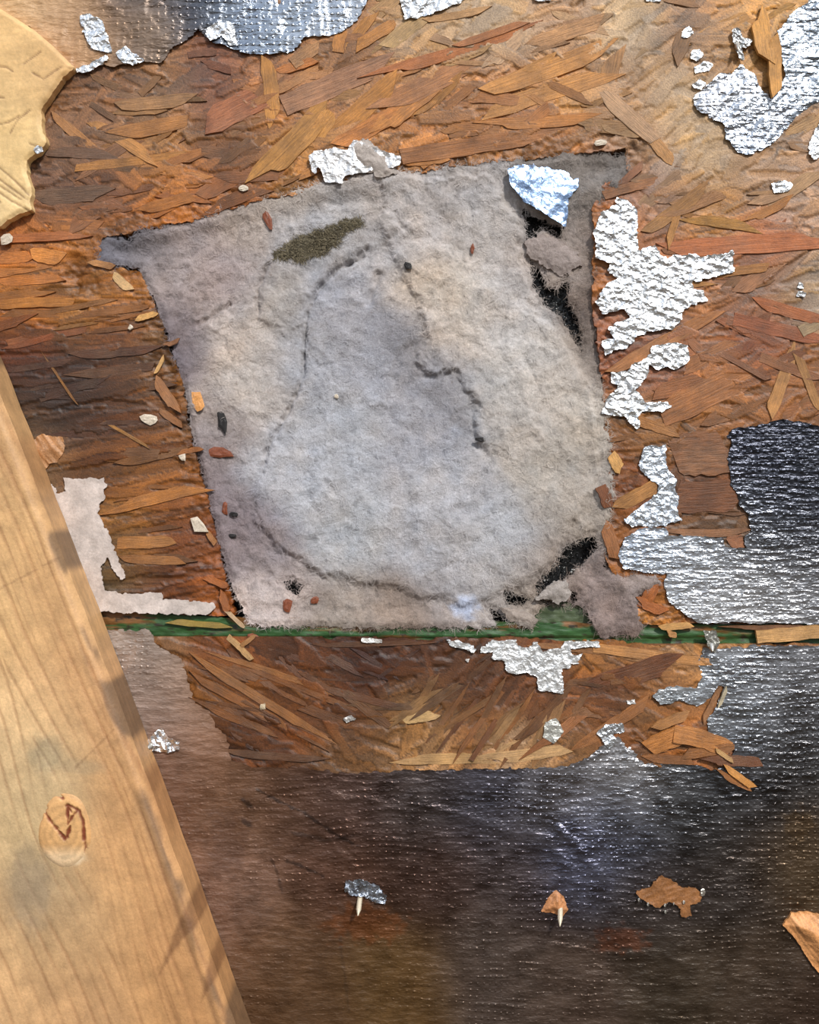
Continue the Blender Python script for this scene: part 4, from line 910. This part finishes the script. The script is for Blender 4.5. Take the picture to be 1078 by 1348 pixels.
m = (0.42*ring2)[...,None]; colr = colr*(1-m)+lin((136, 82, 38))*m
# blue stain beside the right edge and around the knot, plus a white highlight painted below it
bs = (sstep(26, 4, Wg)*sstep(0.0, 0.3, fbm(Sg/70, Wg/18, 196, 3)+0.25*np.exp(-((Sg-560)/120)**2)+0.02))[...,None]*0.75
colr = colr*(1-bs)+lin((96, 72, 50))*bs
for cx, cy, rx_, ry_, cc, k in ((62,992,26,26,(120,118,96),.45),(40,1170,34,60,(140,122,98),.5),(92,1128,24,10,(240,215,175),.85),(75,1105,16,12,(236,205,165),.5),(110,1010,30,12,(150,132,100),.4)):
    g = (k*sstep(1.3, 0.4, np.hypot((PXs-cx)/rx_, (PYs-cy)/ry_)+0.4*fbm(PXs/14, PYs/14, 197, 4)))[...,None]; colr = colr*(1-g)+lin(cc)*g
# cast shadows painted as diagonal dark bands near the right edge, then scuff lines
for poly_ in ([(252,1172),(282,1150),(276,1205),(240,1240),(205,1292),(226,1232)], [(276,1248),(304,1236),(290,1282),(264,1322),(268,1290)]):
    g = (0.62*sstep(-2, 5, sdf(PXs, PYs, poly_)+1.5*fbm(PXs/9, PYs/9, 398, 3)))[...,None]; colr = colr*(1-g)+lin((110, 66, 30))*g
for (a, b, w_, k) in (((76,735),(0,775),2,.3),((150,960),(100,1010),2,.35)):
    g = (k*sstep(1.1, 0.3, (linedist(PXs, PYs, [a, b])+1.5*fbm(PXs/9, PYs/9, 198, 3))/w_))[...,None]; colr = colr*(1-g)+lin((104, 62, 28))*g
PXs, PYs = PXs0, PYs0
Hr = RH-0.35*late+0.12*fineg+0.35*fbm(Sg/60, Wg/30, 199, 3)+0.8*sstep(1.4, 0.7, rk/42)
# eased right arris
Hr = Hr-6.0*(np.clip(1-Wg/13.0, 0, 1))**2
kk = (D-Hr/1000)/D
# timber keeps its real width: the pixel outline is taken to its own depth
VX = (PXs-539)*S; VZ = (674-PYs)*S
ny, nx = Sg.shape
idx = np.arange(ny*nx).reshape(ny, nx)
V = np.stack([VX, -Hr/1000, VZ], -1).reshape(-1, 3)
F = np.stack([idx[:-1,:-1].ravel(), idx[1:,:-1].ravel(), idx[1:,1:].ravel(), idx[:-1,1:].ravel()], 1)
# sides down to the deck
def side(rowi, rev):
    global V, F, cA
    a = idx[rowi]; n0 = len(V); rows = [V[a].copy()]
    nst = 14
    tops = V[a]; out = []
    for k in range(nst+1):
        r = tops.copy(); r[:,1] = tops[:,1]*(1-k/nst)+(-2.6/1000)*(k/nst); out.append(r)
    V = np.concatenate([V]+out); cs = []
    c0 = cA[a]
    for k in range(nst+1):
        g = fbm(sA/120, np.full(nx, k*1.4), 400, 4, .6); cs.append(c0*(1+0.25*g)[:,None]*0.95)
    cA = np.concatenate([cA]+cs); fs = []
    for k in range(nst):
        p = n0+k*nx+np.arange(nx-1); q = p+nx
        fs.append(np.stack([p, p+1, q+1, q] if rev else [p, q, q+1, p+1], 1))
    F = np.concatenate([F]+fs)
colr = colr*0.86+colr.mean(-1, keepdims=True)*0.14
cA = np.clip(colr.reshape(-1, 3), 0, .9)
side(0, True); side(ny-1, False)
origin = Vector(((60-539)*S, 0, (674-900)*S))
V = V-np.array(origin)
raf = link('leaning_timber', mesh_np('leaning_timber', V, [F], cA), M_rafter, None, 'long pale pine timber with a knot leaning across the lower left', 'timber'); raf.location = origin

# the knot, set in the timber
nr, na = 44, 130
V = []; K = []; F = []
crk = [[(54,1062),(62,1063),(56,1068)], [(60,1068),(70,1082),(80,1094),(87,1102)], [(90,1100),(94,1086)], [(89,1059),(97,1061),(103,1066),(96,1074),(91,1084),(91,1062),(96,1068)], [(106,1068),(111,1082),(112,1104)], [(113,1108),(114,1120)], [(40,1030),(52,1044),(66,1042),(84,1050)], [(58,1066),(52,1082)]]
for i in range(nr+1):
    for j in range(na):
        r_ = i/nr; a = 2*math.pi*j/na
        x = 86+37*r_*math.cos(a)*(1+0.05*math.sin(3*a)); y = 1092+52*r_*math.sin(a)
        d_ = min(float(linedist(np.array([x]), np.array([y]), c)[0]) for c in crk)
        nz_ = float(fbm(np.array([x/7]), np.array([y/7]), 420, 3)[0])
        cw = 1/(1+math.exp((d_-1.7+2.2*nz_)*2.2))
        h = RH+2.0+0.9*(1-r_**3)-1.0*cw-2.6*r_**8
        base_ = lin((206,158,104))*(1-0.4*r_)+lin((212,160,104))*0.4*r_
        if y > 1110: w_ = min(1, (y-1110)/16); base_ = base_*(1-w_*.7)+lin((238,208,168))*w_*.7  # white highlight painted into the lower part of the knot
        rg = 1+0.10*math.sin(r_*26+2*nz_)
        c = base_*rg*(1+0.12*nz_); c = c*(1-cw)+lin((118,52,24))*cw
        V.append(((x-539)*S*kf, -h/1000, (674-y)*S*kf)); K.append(c)
for i in range(nr):
    for j in range(na):
        j2 = (j+1) % na; F.append((i*na+j, i*na+j2, (i+1)*na+j2, (i+1)*na+j))
V = np.array(V)-np.array(origin)
link('knot', mesh_np('knot', V, [np.array(F)[:, ::-1]], np.array(K)), M_rafter, raf, 'round knot with red-brown cracks')

# ------------------------------------------------------------------ pale timber end, upper left
X, Y = grid(-165, -80, 112, 312, 1.8)
f = np.minimum(sdf(X, Y, PALE), 60)+fbm(X/9, Y/9, 430, 4, .6)*2.2*sstep(80, 100, Y)
col = colmap(X, Y, [(20,60,(222,184,124)),(60,90,(222,186,128)),(30,130,(224,190,132)),(20,200,(226,194,134)),(40,240,(232,200,140)),(10,280,(234,206,150)),(80,100,(208,166,110)),(-80,150,(222,186,128))], 30)
vv = fbm(X/60, (Y+0.1*X)/4, 431, 4, .65)
col = col*(1+0.07*vv)[...,None]*np.array([0.97, 0.92, 0.92])
ck = [((0,95),(14,96),(24,102)),((0,135),(12,136)),((0,172),(18,168),(32,160)),((20,182),(30,165),(46,152)),((0,222),(18,236),(44,262)),((4,240),(20,252),(42,268)),((0,255),(22,270),(44,282)),((0,262),(8,272)),((50,104),(64,112),(86,96)),((0,285),(6,296)),((38,92),(60,76)),((46,196),(58,200)),((0,246),(34,268)),((8,228),(40,256))]
cr = 0
for c in ck: cr = np.maximum(cr, sstep(1.8, 0.2, linedist(X, Y, c)+fbm(X/5, Y/5, 432, 3)*0.8))
col = col*(1-0.62*cr)[...,None]+lin((110,70,45))*(0.6*cr)[...,None]
H = 9.4+0.08*vv-0.5*cr+1.0*fbm(X/60, Y/40, 433, 3)-1.5*sstep(5, 0, f)
c = pt(10, 170, 4)
pale = link('pale_board', sheet('pale_board', X, Y, f, H, np.clip(col, 0, .9), 6.8, 1.8, tuple(c)), M_pale, None, 'pale yellow broken board end with fine cracks in the upper left corner', 'board'); pale.location = c
foil('foil_fleck', [(50,204),(56,198),(62,200),(64,206),(56,209)], silver, None, 10, 0.5, 6, 1.0, (4,3,1), seed=70, thick=0.6, label='tiny bright foil fleck on the right edge of the pale board', cat='fleck', loc=1)
